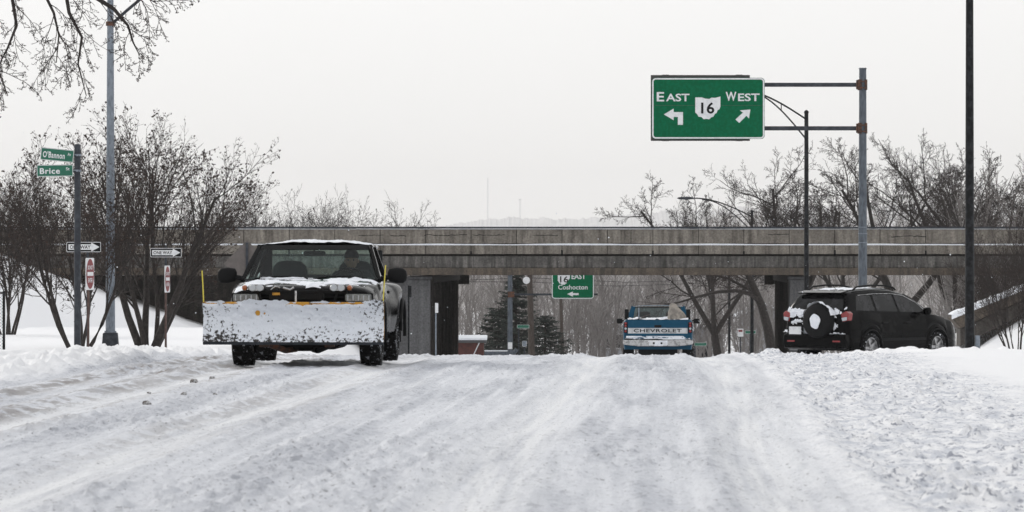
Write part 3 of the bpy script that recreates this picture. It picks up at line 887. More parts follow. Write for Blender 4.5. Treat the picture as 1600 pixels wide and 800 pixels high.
# --- ONE WAY and DO NOT ENTER signs
def one_way(rect, D, post_px, label):
    base = Vector((Xp(post_px, D), D, gb(Xp(post_px, D), D)))
    g = thing('one_way_sign', label, 'road sign', base, 0, 'one way signs beside the left shoulder')
    MB().box((0, 0, lp(0, rect[1], D, base).z / 2 - .1), (.06, .045, lp(0, rect[1], D, base).z + .3)).build('post', M['steel_dark'], g)
    p = sign_board(base, D, rect, g, M['sign_black'], M['sign_white'], .012, .03, th=.012, yoff=-.045)
    a = lp(rect[0], rect[3], D, base); c = lp(rect[2], rect[1], D, base)
    w, h = c.x - a.x, c.z - a.z; cx, cz = (a.x + c.x) / 2, (a.z + c.z) / 2
    facepoly([(cx - .44 * w, cz - .27 * h), (cx + .22 * w, cz - .27 * h), (cx + .22 * w, cz - .43 * h), (cx + .46 * w, cz), (cx + .22 * w, cz + .43 * h), (cx + .22 * w, cz + .27 * h), (cx - .44 * w, cz + .27 * h)], -.051, 'arrow', M['sign_white'], p)
    text('ONE WAY', w * .60, h * .36, cx - .10 * w, cz, -.054, M['sign_black'], p, depth=0, bold=.02)
    return g
one_way((104, 378, 158, 394), 135, 137, 'black and white one way sign directly behind the street name post')
one_way((235, 387.5, 284, 402), 142, 259, 'black and white one way sign between the big shrub and plow truck')
def dne(cpx, py0, py1, D, yaw, post, label):
    base = Vector((Xp(cpx, D), D, gb(Xp(cpx, D), D)))
    g = thing('do_not_enter_sign', label, 'road sign', base, R(yaw), 'do not enter signs seen almost edge on')
    z0 = lp(0, py1, D, base).z; z1 = lp(0, py0, D, base).z
    MB().box((0, .035, z1 / 2 - .1), (.055, .05, z1 + .2)).build('post', M['rust_post'], g)
    h = z1 - z0
    p = MB().prism(rrect(-h / 2, h / 2, z0, z1, .05), -.012, 0).build('sign_panel', M['sign_white'], g)
    cz = (z0 + z1) / 2
    facepoly([(h * .47 * math.cos(t * math.pi / 16), cz + h * .47 * math.sin(t * math.pi / 16)) for t in range(32)], -.0165, 'red_disc', M['sign_red'], p)
    facepoly([(-h * .36, cz - h * .06), (h * .36, cz - h * .06), (h * .36, cz + h * .06), (-h * .36, cz + h * .06)], -.021, 'bar', M['sign_white'], p)
    text('DO NOT', h * .62, h * .13, 0, cz + h * .2, -.021, M['sign_white'], p, depth=0, bold=.02)
    text('ENTER', h * .55, h * .13, 0, cz - h * .2, -.021, M['sign_white'], p, depth=0, bold=.02)
dne(140, 403, 453, 133, 80, 'l', 'red and white do not enter sign between the street name post and lamp pole')
dne(261, 415, 457, 140, 83, 'r', 'narrow red and white do not enter sign below the right-hand one way sign')

# --- back of a warning sign behind the truck
D = 122.0
base = Vector((Xp(386, D), D, gb(Xp(386, D), D)))
g = thing('warning_sign', 'back of a diamond-shaped metal sign behind the plow truck cab', 'road sign', base)
cz = lp(0, 412, D, base).z
MB().box((0, -.03, cz / 2 + .1), (.06, .05, cz + .8)).build('post', M['steel_dark'], g)
MB().prism([(-.56, cz), (0, cz - .56), (.56, cz), (0, cz + .56)], 0, .01).build('sign_panel', M['sign_back'], g)

# ------------------------------------------------------------------ street lamps
def truss_lamp(px, D, topy, arm_px, label, m=None, r0=.10, r1=.06, rise=1.1, fixed_top=None, head=True, base_z=None, dr=None):
    m = m or M['black_pole']
    X = Xp(px, D)
    zb = gb(X, D) if base_z is None else base_z
    base = Vector((X, D, zb))
    g = thing('street_lamp', label, 'street lamp', base, 0, 'street lamps along the road')
    zt = fixed_top if fixed_top else lp(0, topy, D, base).z
    MB().tube([(0, 0, -.4), (0, 0, zt)], [r0, r1], 12).build('pole', m, g, smooth=40)
    MB().lathe([(-.02, r1 * 1.25), (.05, r1 * 1.1), (.10, .02)], (0, 0, zt), 'z', 12).build('finial', m, g)
    w = (arm_px - px) * D / FPX
    n = 14
    up_ = [(w * i / n, 0, zt - .25 + rise * math.sin(math.pi / 2 * (i / n)) ** 1.0) for i in range(n + 1)]
    lowp = [(w * .86 * i / n, 0, zt - 1.0 + (rise + .68) * math.sin(math.pi / 2 * i / n)) for i in range(n + 1)]
    MB().tube(up_, .032, 8).build('arm', m, g, smooth=60)
    MB().tube(lowp, .028, 8).build('arm', m, g, smooth=60)
    for i in (5,):
        MB().tube([up_[i], (up_[i][0], 0, np.interp(abs(up_[i][0]), [abs(p[0]) for p in lowp], [p[2] for p in lowp]))], .02, 6).build('strut', m, g)
    if head:
        e = Vector(up_[-1]); sg = 1 if w > 0 else -1
        b = MB()
        prof = [(0, .04, .04), (.1, .09, .06), (.28, .15, .085), (.55, .16, .075), (.78, .10, .05), (.84, .02, .02)]
        k = len(b.v)
        for (h, a, c) in prof:
            for j in range(10):
                t = 2 * math.pi * j / 10
                b.v.append((e.x + sg * h, a * math.cos(t), e.z + c * math.sin(t)))
        for i in range(len(prof) - 1):
            for j in range(10): b.f.append((i * 10 + j, i * 10 + (j + 1) % 10, (i + 1) * 10 + (j + 1) % 10, (i + 1) * 10 + j))
        b.build('lamp_head', M['steel_dark'], g, smooth=60)
    return g
truss_lamp(1260, 190, 176, 1150, 'black street lamp between the big sign and its pole, curved truss arm', r0=.10, r1=.075)
truss_lamp(1175, 262, 331, 1084, 'street lamp rising behind the bridge with its lamp head in view', r0=.10, r1=.07, rise=.95)
truss_lamp(1139.5, 300, 376, 1108, 'thin black pole of a street lamp under the bridge, left of a thicker one', r0=.085, r1=.07, rise=.45)
g = truss_lamp(1515, 110, 0, 1400, 'thick black lamp pole crossing the whole right side of the picture', r0=.105, r1=.075, fixed_top=9.3)
Box('base_cabinet', (.17, .03, .17), (.10, .16, .34), M['steel_light'], g, bevel=.01)
# left lamp pole on its transformer base
D = 145.0
base = Vector((Xp(172.5, D), D, gb(Xp(172.5, D), D)))
g = thing('street_lamp', 'pale galvanised lamp pole on a tapered base between the two left shrubs', 'street lamp', base, 0, 'street lamps along the road')
MB().prism([(-.25, -.1), (.25, -.1), (.20, .47), (-.20, .47)], -.2, .2).build('transformer_base', M['steel_dark'], g, bevel=.03)
MB().tube([(0, 0, .47), (0, 0, 5), (0, 0, 10.6)], [.135, .115, .085], 16).build('pole', M['steel_light'], g, smooth=40)
MB().lathe([(-.03, .17), (.03, .17)], (0, 0, .49), 'z', 16).build('base_flange', M['steel_light'], g)
za = lp(0, 37, D, base).z
pts = [(0.05, 0, za), (.45, 0, za + .36), (.95, 0, za + .78), (1.8, 0, za + 1.3), (3.0, 0, za + 1.7)]
MB().tube(pts, .045, 8).build('arm', M['steel_dark'], g, smooth=60)
MB().tube([(0, 0, 10.4), (1.4, 0, za + 1.4), (3.0, 0, za + 1.72)], .04, 8).build('arm', M['steel_dark'], g, smooth=60)
MB().lathe([(-.1, .05), (.0, .12), (.5, .14), (.7, .03)], (3.1, 0, za + 1.7), 'x', 12).build('lamp_head', M['steel_dark'], g, smooth=60)
MB().lathe([(-.06, .13), (.06, .13)], (0, 0, za), 'z', 16).build('clamp', M['rust'], g)

# ------------------------------------------------------------------ small posts and a fence
for px, y0, D, m, lab in ((681, 473, 178, 'steel_light', 'slim pale marker post with a reflector before the left bridge pier'),
                         (638.5, 446, 150, 'black_pole', 'slim black marker post just right of the plow truck')):
    base = Vector((Xp(px, D), D, gb(Xp(px, D), D)))
    g = thing('marker_post', lab, 'marker post', base, 0, 'marker posts at the left kerb')
    zt = lp(0, y0, D, base).z
    MB().box((0, 0, zt / 2 - .1), (.05, .04, zt + .2)).build('post', M[m], g)
    Box('reflector', (.03, -.03, zt - .18), (.11, .02, .34), M['sign_white' if m == 'steel_light' else 'black_pole'], g, bevel=.01)
D = 120.0
base = Vector((Xp(6, D), D, gb(Xp(6, D), D)))
g = thing('chain_link_fence', 'end of a dark chain-link fence at the left edge of the field', 'fence', base)
zt = lp(0, 455, D, base).z
MB().tube([(0, 0, -.2), (0, 0, zt)], .033, 8).build('post', M['black_pole'], g)
MB().tube([(-2.4, 0, -.2), (-2.4, 0, zt)], .033, 8).build('post', M['black_pole'], g)
MB().tube([(0, 0, zt - .04), (-4.5, 0, zt - .04)], .022, 6).build('top_rail', M['black_pole'], g)
b = MB()
q = .075
k = -60
while k * q < 4.6:
    for sgn in (1, -1):
        x = -k * q
        pts = []
        xa, za_ = (x, 0.) ; xb, zb_ = (x + sgn * zt, zt)
        if sgn == 1: t0 = 0; pass
        # clip to the panel
        def clip(p, q_):
            (x0, z0), (x1, z1) = p, q_
            ts = [0, 1]
            dx = x1 - x0
            for lim in (0.0, -4.5):
                if dx: ts.append((lim - x0) / dx)
            ts = sorted(t for t in ts if 0 <= t <= 1)
            for a_, c_ in zip(ts, ts[1:]):
                mid = x0 + dx * (a_ + c_) / 2
                if -4.5 < mid < 0 and c_ - a_ > 1e-3:
                    return (x0 + dx * a_, (z1 - z0) * a_ + z0), (x0 + dx * c_, (z1 - z0) * c_ + z0)
        r_ = clip((xa, za_), (xb, zb_))
        if r_: b.tube([(r_[0][0], .002 * sgn, r_[0][1]), (r_[1][0], .002 * sgn, r_[1][1])], .0028, 3, cap=False)
    k += 1
tag(b.build('wire_mesh', M['steel_dark'], g), kind='stuff')

# ------------------------------------------------------------------ vehicles
def loft_body(ys, W, T, B, shape, classify, mats, parent, smooth=38, cap=True):
    """lofts mirrored half sections along local y; faces are shared out into named parts"""
    m = len(shape)
    rows = []
    for y in ys:
        w, t, b = W(y), T(y), B(y)
        half = [(w * fx, b + (t - b) * fz) for fx, fz in shape]
        rows.append([Vector((x, y, z)) for x, z in half] + [Vector((-x, y, z)) for x, z in half[::-1]])
    n = len(rows[0])
    faces = []
    for i in range(len(rows) - 1):
        for j in range(n - 1):
            faces.append([rows[i][j], rows[i][j + 1], rows[i + 1][j + 1], rows[i + 1][j]])
    if cap:
        for r in (rows[0], rows[-1]):
            for j in range(m - 1):
                faces.append([r[j], r[j + 1], r[n - 2 - j], r[n - 1 - j]])
    buckets = {}
    for f in faces:
        c = sum(f, Vector()) / 4
        buckets.setdefault(classify(c), []).append(f)
    out = {}
    for key, fl in buckets.items():
        b = MB(); idx = {}
        for f in fl:
            q = []
            for p in f:
                kk = (round(p.x, 5), round(p.y, 5), round(p.z, 5))
                if kk not in idx: idx[kk] = len(b.v); b.v.append(kk)
                if idx[kk] not in q: q.append(idx[kk])
            if len(q) > 2: b.f.append(tuple(q))
        name, mm = mats[key]
        out[key] = b.build(name, mm, parent, smooth=smooth)
    return out

def make_wheel(parent, x, y, r, w, side, rim_mat, spokes=5, tread_mat=None, rim_r=.62):
    """tyre with shoulders and tread blocks; rim with spokes as its sub-parts"""
    b = MB()
    h = w / 2
    prof = [(-h * .75, r * rim_r), (-h * .98, r * .72), (-h, r * .84), (-h * .9, r * .94), (-h * .7, r * .975), (h * .7, r * .975), (h * .9, r * .94), (h, r * .84), (h * .98, r * .72), (h * .75, r * rim_r)]
    b.lathe(prof, (0, 0, 0), 'x', 40, closed=True)
    nb = 34
    for i in range(nb):
        for c, off in ((-.72, 0), (-.25, .5), (.25, 0), (.72, .5)):
            t = 2 * math.pi * (i + off) / nb
            rot = Matrix.Rotation(t, 3, 'X')
            p = rot @ Vector((c * h, 0, r * (.985 if abs(c) < .5 else .972)))
            b.box(p, (h * .38, r * 2 * math.pi / nb * .62, r * .035), rot)
    ty = b.build('wheel', tread_mat or M['rubber_snowy'], parent, smooth=40)
    ty.location = (x, y, r)
    rm = MB()
    o = side * h * .62
    rm.lathe([(o - side * .05, r * rim_r * .98), (o, r * rim_r), (o + side * .02, r * rim_r * 1.02), (o + side * .02, r * rim_r * .93), (o - side * .04, r * rim_r * .88)], (0, 0, 0), 'x', 36)
    rm.lathe([(o - side * .06, r * .2), (o + side * .01, r * .17), (o + side * .015, r * .08)], (0, 0, 0), 'x', 20)
    for i in range(spokes):
        t = 2 * math.pi * (i + .25) / spokes
        rot = Matrix.Rotation(t, 3, 'X')
        p = rot @ Vector((o - side * .012, 0, r * rim_r * .52))
        rm.box(p, (.035, r * .17, r * rim_r * .85), rot)
    rim = rm.build('rim', rim_mat, ty, smooth=35)
    br = MB().lathe([(o - side * .10, r * rim_r * .93), (o - side * .09, .02)], (0, 0, 0), 'x', 24).build('brake_disc', M['plastic'], ty)
    return ty

def crust(fn, nrm, nu, nv, th, seed, sc, lo, name, m, parent, edge=.08):
    """snow sticking to a surface: a grid pushed out by noise, sinking back below the surface at its ragged edge"""
    U, V = np.meshgrid(np.linspace(0, 1, nu + 1), np.linspace(0, 1, nv + 1), indexing='ij')
    n = fbm(U * sc[0] + seed, V * sc[1], seed, 5, .6)
    ed = np.minimum(np.minimum(U, 1 - U) * sc[0], np.minimum(V, 1 - V) * sc[1])
    d = (n - lo) * th * 4 - np.clip(edge - ed * edge, 0, 1) * th * 1.5
    b = MB(); 
    for i in range(nu + 1):
        for j in range(nv + 1):
            p = Vector(fn(U[i, j], V[i, j])); q = Vector(nrm(U[i, j], V[i, j]))
            b.v.append(tuple(p + q * max(float(d[i, j]), -.006)))
    for i in range(nu):
        for j in range(nv):
            if max(d[i, j], d[i + 1, j], d[i + 1, j + 1], d[i, j + 1]) < -.005: continue
            a = i * (nv + 1) + j
            b.f.append((a, a + nv + 1, a + nv + 2, a + 1))
    used = sorted({i for f in b.f for i in f}); mp = {u_: i for i, u_ in enumerate(used)}
    b.v = [b.v[i] for i in used]; b.f = [tuple(mp[i] for i in f) for f in b.f]
    return b.build(name, m, parent, smooth=80)

# ---------------------------------------------------------------- plow truck (front faces the camera: local -y)
TX, TD = Xp(472.5, 58.2), 58.2
tz = gb(TX, TD) - .01
truck = thing('plow_truck', 'black pickup truck with snow-caked yellow plow driving toward the camera', 'pickup truck', (TX, TD, tz), R(-2.2))
def arch(y, yc, r, zc):
    d = abs(y - yc)
    return zc + math.sqrt(r * r - d * d) if d < r else -9
FA, RA = .82, 3.72
def tW(y):
    w = np.interp(y, [0, .06, .25, .8, 1.2, 1.5, 2.9, 3.0, 3.15, 3.72, 4.3, 4.5, 4.8, 4.95], [.78, .825, .85, .862, .85, .835, .835, .82, .87, .915, .87, .80, .79, .77])
    return float(w)
def tT(y):
    return float(np.interp(y, [0, .03, .10, .3, .8, 1.25, 1.3, 2.85, 2.9, 4.95], [.83, .88, .92, .95, .98, 1.0, 1.0, 1.0, .96, .94]))
def tB(y):
    b0 = float(np.interp(y, [0, .2, 4.7, 4.95], [.42, .36, .36, .45]))
    return max(b0, arch(y, FA, .41, .33), arch(y, RA, .41, .33))
tys = sorted(set([0, .03, .06, .10, .18, .3, 1.25, 1.3, 1.5, 1.9, 2.3, 2.6, 2.85, 2.9, 3.0, 4.5, 4.7, 4.85, 4.95] + [round(FA + .42 * math.sin(R(a)), 3) for a in range(-90, 91, 15)] + [round(RA + .42 * math.sin(R(a)), 3) for a in range(-90, 91, 15)]))
shp = [(0, 1.0), (.40, .995), (.70, .975), (.84, .94), (.925, .875), (.965, .78), (.985, .66), (1.0, .52), (1.0, .38), (.985, .2), (.955, 0), (.80, 0), (0, 0)]
def tclass(c):
    if c.z > tT(c.y) - .13 and .05 < c.y < 1.25 and abs(c.x) < .80: return 'hood'
    if 1.3 < c.y < 2.35 and abs(c.x) > .72: return 'doorL' if c.x > 0 else 'doorR'
    if c.y > 2.9 and abs(c.x) > .6 : return 'fenL' if c.x > 0 else 'fenR'
    return 'body'
tp = loft_body(tys, tW, tT, tB, shp, tclass, {'hood': ('hood', M['black_paint']), 'doorL': ('door', M['black_paint']), 'doorR': ('door', M['black_paint']),
      'fenL': ('rear_fender', M['black_dusty']), 'fenR': ('rear_fender', M['black_dusty']), 'body': ('body', M['black_paint'])}, truck)
Box('handle', (.845, 2.15, .84), (.03, .16, .035), M['plastic'], tp['doorL'], bevel=.008)
Box('handle', (-.845, 2.15, .84), (.03, .16, .035), M['plastic'], tp['doorR'], bevel=.008)
MB().tube([(.842, 1.30, .97), (.850, 1.30, .75), (.845, 1.32, .40)], .005, 5).build('seam', M['plastic'], tp['doorL'])
# wheel-arch flares
for sd in (1, -1):
    for yc in (FA, RA):
        pts = [(sd * (tW(yc) + .005), yc + .415 * math.cos(R(a)), .33 + .415 * math.sin(R(a))) for a in range(-5, 186, 12)]
        MB().tube(pts, .024, 6).build('wheel_arch_flare', M['plastic'], truck, smooth=60)
# chassis, axle, exhaust
MB().box((0, 2.4, .42), (1.0, 4.6, .16)).box((0, .3, .40), (1.3, .3, .12)).build('chassis', M['plastic'], truck)
MB().tube([(-.7, FA, .33), (.7, FA, .33)], .05, 8).tube([(-.7, RA, .33), (.7, RA, .33)], .06, 8).lathe([(-.15, .05), (-.05, .14), (.05, .14), (.15, .05)], (0, RA, .33), 'x', 14).build('axle', M['rust'], truck)
for (x, y, sd) in ((.735, FA, 1), (-.735, FA, -1), (.74, RA, 1), (-.74, RA, -1)):
    make_wheel(truck, x, y, .345, .25, sd, M['alloy'], 6)
MB().prism([(-.5, .30), (.5, .30), (.36, .20), (-.36, .20)], .1, 1.6).box((-.1, FA, .25), (.5, .3, .16)).box((0, 2.6, .29), (.7, 1.6, .1)).build('skid_plate', M['plastic'], truck, bevel=.01)
for sd in (-1, 1):
    MB().tube([(sd * .52, -.42, .33), (sd * .18, -.1, .19), (sd * .10, .3, .2)], .035, 6).build('push_arm', M['rust'] if sd < 0 else M['plastic'], truck)
for x in (-.40, .34):
    Box('pivot_lug', (x, -.40, .285), (.11, .1, .10), M['rust'], truck, bevel=.01)
# grille, bumper, lamps
g_ = MB()
for i in range(4): g_.box((0, -.012, .66 + i * .045), (1.05, .02, .014))
g_.build('grille', M['plastic'], truck)
Box('bumper', (0, -.06, .47), (1.62, .14, .17), M['plastic'], truck, bevel=.03)
for sd in (1, -1):
    h = MB().prism(rrect(sd * .64 - .15, sd * .64 + .15, .745, .832, .02), -.035, .06).build('headlight', M['lens_dull'], truck, bevel=.008)
    MB().prism(rrect(sd * .64 - .165, sd * .64 + .165, .732, .845, .02), -.02, .05).build('bezel', M['plastic'], h)
    for k in range(5): Box('reflector_rib', (sd * .64 - .12 + k * .06, -.038, .788), (.012, .004, .06), M['lens'], h)
# cab: roof shell, pillars, panes
def cabW(y, z):      # half width of the cab at height z
    return .80 - (z - .98) * .42
ZR = 1.385
roofpts_y = [1.86, 1.90, 1.98, 2.2, 2.5, 2.75, 2.84]
b = MB()
def roof(u, v):
    y = 1.86 + .98 * u
    x = (v * 2 - 1) * .655
    e = 1 - abs(v * 2 - 1) ** 3.2
    f = math.sin(math.pi * min(1, .12 + u * .9)) ** .35
    return (x, y, ZR - .012 + .062 * e * f)
b.grid(roof, 10, 20); b.build('roof', M['black_paint'], truck, smooth=60)
Box('headliner', (0, 2.35, ZR - .03), (1.26, .96, .02), M['interior'], truck)
def bar(pts, r, name, m, par, n=6): return MB().tube(pts, r, n).build(name, m, par, smooth=50)
for sd in (1, -1):
    bar([(sd * .795, 1.26, .975), (sd * .73, 1.52, 1.17), (sd * .648, 1.86, ZR - .01)], .030, 'windscreen_pillar', M['black_paint'], truck)
    bar([(sd * .655, 1.84, ZR - .01), (sd * .655, 2.84, ZR - .01)], .028, 'roof_rail', M['black_paint'], truck)
    bar([(sd * .80, 2.32, .985), (sd * .655, 2.28, ZR)], .032, 'door_pillar', M['black_paint'], truck)
    MB().add([(sd * (.80 + dx), y, .97) for y, dx in ((2.66, 0), (2.90, 0), (2.90, -.03), (2.66, -.03))] + [(sd * (.645 + dx), y, ZR) for y, dx in ((2.70, 0), (2.86, 0), (2.86, -.03), (2.70, -.03))], [(0, 1, 2, 3), (4, 5, 6, 7), (0, 1, 5, 4), (1, 2, 6, 5), (2, 3, 7, 6), (3, 0, 4, 7)]).build('rear_pillar', M['black_paint'], truck)
    MB().add([(sd * .795, 1.34, .985), (sd * .80, 2.29, .985), (sd * .660, 2.25, ZR - .03), (sd * .662, 1.88, ZR - .03)], [(0, 1, 2, 3)]).build('side_window', M['side_glass'], truck)
    MB().add([(sd * .80, 2.36, .985), (sd * .80, 2.68, .985), (sd * .660, 2.70, ZR - .03), (sd * .660, 2.32, ZR - .03)], [(0, 1, 2, 3)]).build('side_window', M['side_glass'], truck)
# windscreen, its dark band and wipers
def ws(u, v, o=0.0):
    z = .985 + (ZR - .985) * v
    hw = (.785 + (.635 - .785) * v)
    x = (u * 2 - 1) * hw
    y = 1.25 + .61 * v - .07 * (1 - (u * 2 - 1) ** 2) - o
    return (x, y, z)
MB().grid(ws, 14, 8).build('windscreen', M['windscreen'], truck, smooth=60)
MB().grid(lambda u, v: ws(u, .90 + v * .12, .006), 14, 1).build('windscreen_header', M['plastic'], truck)
for sd, a0 in ((-1, .08), (1, .52)):
    pts = [Vector(ws(a0 + .40 * t, .04 + .07 * math.sin(t * 3), .02)) for t in (0, .33, .66, 1)]
    bar(pts, .009, 'wiper', M['plastic'], truck)
MB().grid(lambda u, v: (Vector(ws(u, v * .04, .012))), 12, 1).build('cowl', M['plastic'], truck)
# rear wall of the cab with its window opening
rw = MB()
for (x0, x1, z0, z1) in ((-.72, .72, .97, 1.045), (-.66, .66, 1.335, ZR), (-.73, -.585, 1.045, 1.335), (.585, .73, 1.045, 1.335)):
    rw.box(((x0 + x1) / 2, 2.83, (z0 + z1) / 2), (x1 - x0, .04, z1 - z0))
rw.build('cab_rear_wall', M['interior'], truck)
MB().add([(-.585, 2.825, 1.045), (.585, 2.825, 1.045), (.585, 2.825, 1.335), (-.585, 2.825, 1.335)], [(0, 1, 2, 3)]).build('rear_window', glassmat('rear_window_glass', (.90, .98, .96), .04, .30), truck)
# inside: seats, mirror, dashboard, wheel
def seat(x):
    b = MB()
    prof = [(0, .96, .215, .06), (0, 1.08, .21, .075), (0, 1.15, .19, .07), (0, 1.195, .14, .055), (0, 1.21, .05, .03)]
    n = 16; k = 0
    for (yy, z, a, c) in prof:
        for j in range(n):
            t = 2 * math.pi * j / n
            cs, sn = math.cos(t), math.sin(t)
            b.v.append((x + a * abs(cs) ** .6 * (1 if cs > 0 else -1), 2.42 + c * abs(sn) ** .6 * (1 if sn > 0 else -1), z))
    for i in range(len(prof) - 1):
        for j in range(n): b.f.append((i * n + j, i * n + (j + 1) % n, (i + 1) * n + (j + 1) % n, (i + 1) * n + j))
    b.f.append(tuple(range((len(prof) - 1) * n, len(prof) * n)))
    return b.build('seat', M['seatcloth'], truck, smooth=60)
seat(-.34); seat(.44)
MB().prism(rrect(-.13, .13, 1.265, 1.325, .025), 1.78, 1.80).tube([(0, 1.79, 1.31), (0, 1.78, 1.37)], .012, 6).build('rear_view_mirror', M['plastic'], truck, bevel=.008)
MB().prism([(1.22, .96), (1.75, .96), (1.70, 1.005), (1.35, 1.015)], -.72, .72, 'x').build('dashboard', M['interior'], truck)
sw_ = MB(); n = 20
ring_pts = [Vector((.40 + .17 * math.cos(2 * math.pi * i / n), 1.86 - .05 * math.sin(2 * math.pi * i / n), .985 + .14 * math.sin(2 * math.pi * i / n))) for i in range(n + 1)]
sw_.tube(ring_pts, .014, 6).build('steering_wheel', M['plastic'], truck, smooth=60)
# door mirrors
for sd in (1, -1):
    b = MB()
    prof = [(0, .03, .02), (.02, .075, .035), (.10, .092, .05), (.18, .088, .05), (.215, .06, .035), (.225, .02, .015)]
    n = 16
    for (h, a, c) in prof:
        for j in range(n):
            t = 2 * math.pi * j / n
            cs, sn = math.cos(t), math.sin(t)
            b.v.append((sd * (.88 + h), 1.45 + c * abs(sn) ** .7 * (1 if sn > 0 else -1), 1.045 + a * abs(cs) ** .6 * (1 if cs > 0 else -1) - h * .05))
    for i in range(len(prof) - 1):
        for j in range(n): b.f.append((i * n + j, i * n + (j + 1) % n, (i + 1) * n + (j + 1) % n, (i + 1) * n + j))
    b.f.append(tuple(range((len(prof) - 1) * n, len(prof) * n))); b.f.append(tuple(range(n))[::-1])
    b.tube([(sd * .80, 1.44, 1.0), (sd * .90, 1.45, 1.02)], .03, 8)
    b.build('door_mirror', M['plastic'], truck, smooth=50)
# snow on the hood and roof
def hoodp(u, v):
    y = .06 + 1.17 * v; x = (u * 2 - 1) * .80
    w, t, bt = tW(y), tT(y), tB(y)
    z = bt + (t - bt) * float(np.interp(abs(x) / w, [s_[0] for s_ in shp[:6]], [s_[1] for s_ in shp[:6]]))
    return (x, y, z + .002)
crust(hoodp, lambda u, v: (0, -.15, 1), 70, 60, .022, 12, (7, 4), .44, 'hood_snow', M['snow'], truck, .35)
crust(lambda u, v: Vector(roof(v * .985 + .005, u * .985 + .008)) + Vector((0, 0, .002)), lambda u, v: (0, -.1, 1), 60, 30, .016, 17, (7, 3), .32, 'roof_snow', M['snow'], truck, .05)
crust(lambda u, v: ws(.12 + .76 * u, .0 + .07 * v, .02), lambda u, v: (0, -.7, .7), 60, 8, .022, 19, (9, 1.2), .52, 'cowl_snow', M['snow'], truck, .1)
# plow frame, auxiliary lamps
fr = MB()
fr.box((0, -.22, .66), (.95, .05, .05)).box((0, -.20, .86), (1.05, .04, .035)).box((-.30, -.2, .74), (.06, .05, .30)).box((.22, -.2, .74), (.06, .05, .30))
fr.box((-.30, -.25, .44), (.08, .36, .10)).box((.30, -.25, .44), (.08, .36, .10)).box((0, -.26, .50), (.9, .08, .10)).box((-.05, -.19, .80), (.62, .05, .07))
fr.build('plow_frame', M['plastic'], truck, bevel=.006)
MB().tube([(-.42, -.45, .40), (-.15, -.12, .33)], .028, 8).tube([(.42, -.45, .40), (.15, -.12, .33)], .028, 8).box((.36, -.42, .37), (.16, .08, .07)).box((-.42, -.42, .36), (.07, .1, .09)).build('plow_ram', M['rust'], truck)
Box('lift_rod', (-.055, -.24, .79), (.022, .022, .16), M['chrome'], truck)
MB().tube([(-.20, -.22, .905), (-.12, -.23, .88), (-.08, -.22, .91)], .014, 6).tube([(-.34, -.2, .88), (-.29, -.21, .92), (-.24, -.2, .905)], .01, 6).build('hose', M['chrome'], truck)
Box('maker_plate', (-.28, -.232, .835), (.085, .006, .028), M['yellow'], truck)
for sd, cx in ((-1, -.50), (1, .42)):
    lm = MB().prism(rrect(cx - .095, cx + .095, .868, .942, .036), -.30, -.16).build('plow_lamp', M['plastic'], truck, bevel=.01)
    for dx in (-.042, .042):
        MB().lathe([(-.316, .036), (-.308, .040), (-.29, .040)], (cx + dx, 0, .905), 'y', 18).build('lens', M['lens'], lm, smooth=40)
    MB().prism(rrect(cx - .088, cx + .088, .872, .938, .033), -.3035, -.30).build('lamp_rim', M['chrome'], lm)
    ox = cx + sd * .135
    MB().lathe([(-.29, .006), (-.28, .026), (-.24, .034), (-.18, .03)], (ox, 0, .905), 'y', 16).build('turn_signal', M['amber'], lm, smooth=50)
    MB().tube([(cx, -.2, .87), (cx * .9, -.2, .75)], .014, 6).build('bracket', M['plastic'], lm)
# moldboard: a curved blade
PW = 1.02; PZ0, PZ1 = .295, .735
def mold(u, v, o=0.0):
    x = (u * 2 - 1) * PW
    z = PZ0 + (PZ1 - PZ0) * v
    y = -.62 + .13 * math.sin(math.pi * (v * .85 + .03)) - .05 * v - o
    return (x - .055, y, z + (.012 if u < .5 else 0) * (.5 - u))
b = MB().grid(lambda u, v: mold(u, v), 20, 10)
pl = b.build('plow_blade', M['yellow'], truck, smooth=60)
sm = pl.modifiers.new('solid', 'SOLIDIFY'); sm.thickness = .012; sm.offset = 1
MB().tube([mold(0, 1.0, .0), mold(1, 1.0, .0)], .008, 8).build('blade_edge', M['yellow'], pl)
Box('cutting_edge', (-.055, -.60, PZ0 + .005), (PW * 2, .02, .07), M['steel_dark'], pl)
for i in range(7):
    x = -.055 + (i / 6 * 2 - 1) * (PW - .02)
    MB().tube([(x, -.56, PZ0), (x, -.44, .45), (x, -.55, PZ1)], .018, 5).build('blade_rib', M['yellow'], pl)
U, V = np.meshgrid(np.linspace(0, 1, 241), np.linspace(0, 1, 61), indexing='ij')
nn = fbm(U * 16, V * 4, 200, 5, .62); n2_ = fbm(U * 5, V * 2, 210, 3); n3_ = fbm(U * 45, V * 11, 220, 3)
dep = .030 + .05 * (nn - .40) + .03 * (n2_ - .5) + .016 * (n3_ - .5)
dep = np.where(V > .93, dep - .022 + .13 * (fbm(U * 13, V * 0, 230, 4, .6) - .46), dep)
dep = dep + np.exp(-((V - 1.0) / .05) ** 2) * (np.clip(np.exp(-((U - .64) / .06) ** 2) + .6 * np.exp(-((U - .27) / .03) ** 2), 0, 1)) * .05
dep = dep - .05 * np.exp(-((U - .30) / .015) ** 2 - ((V - .74) / .07) ** 2) - .035 * np.exp(-((U - .34) / .01) ** 2 - ((V - .73) / .05) ** 2)
dep = np.clip(dep, -.006, .09)
b = MB()
for i in range(241):
    for j in range(61):
        p = Vector(mold(U[i, j], V[i, j])); d_ = float(dep[i, j])
        b.v.append((p.x, p.y - d_, p.z + max(0, d_) * (.6 if V[i, j] > .9 else 0)))
for i in range(240):
    for j in range(60):
        if max(dep[i, j], dep[i + 1, j], dep[i + 1, j + 1], dep[i, j + 1]) < -.004: continue
        a = i * 61 + j; b.f.append((a, a + 61, a + 62, a + 1))
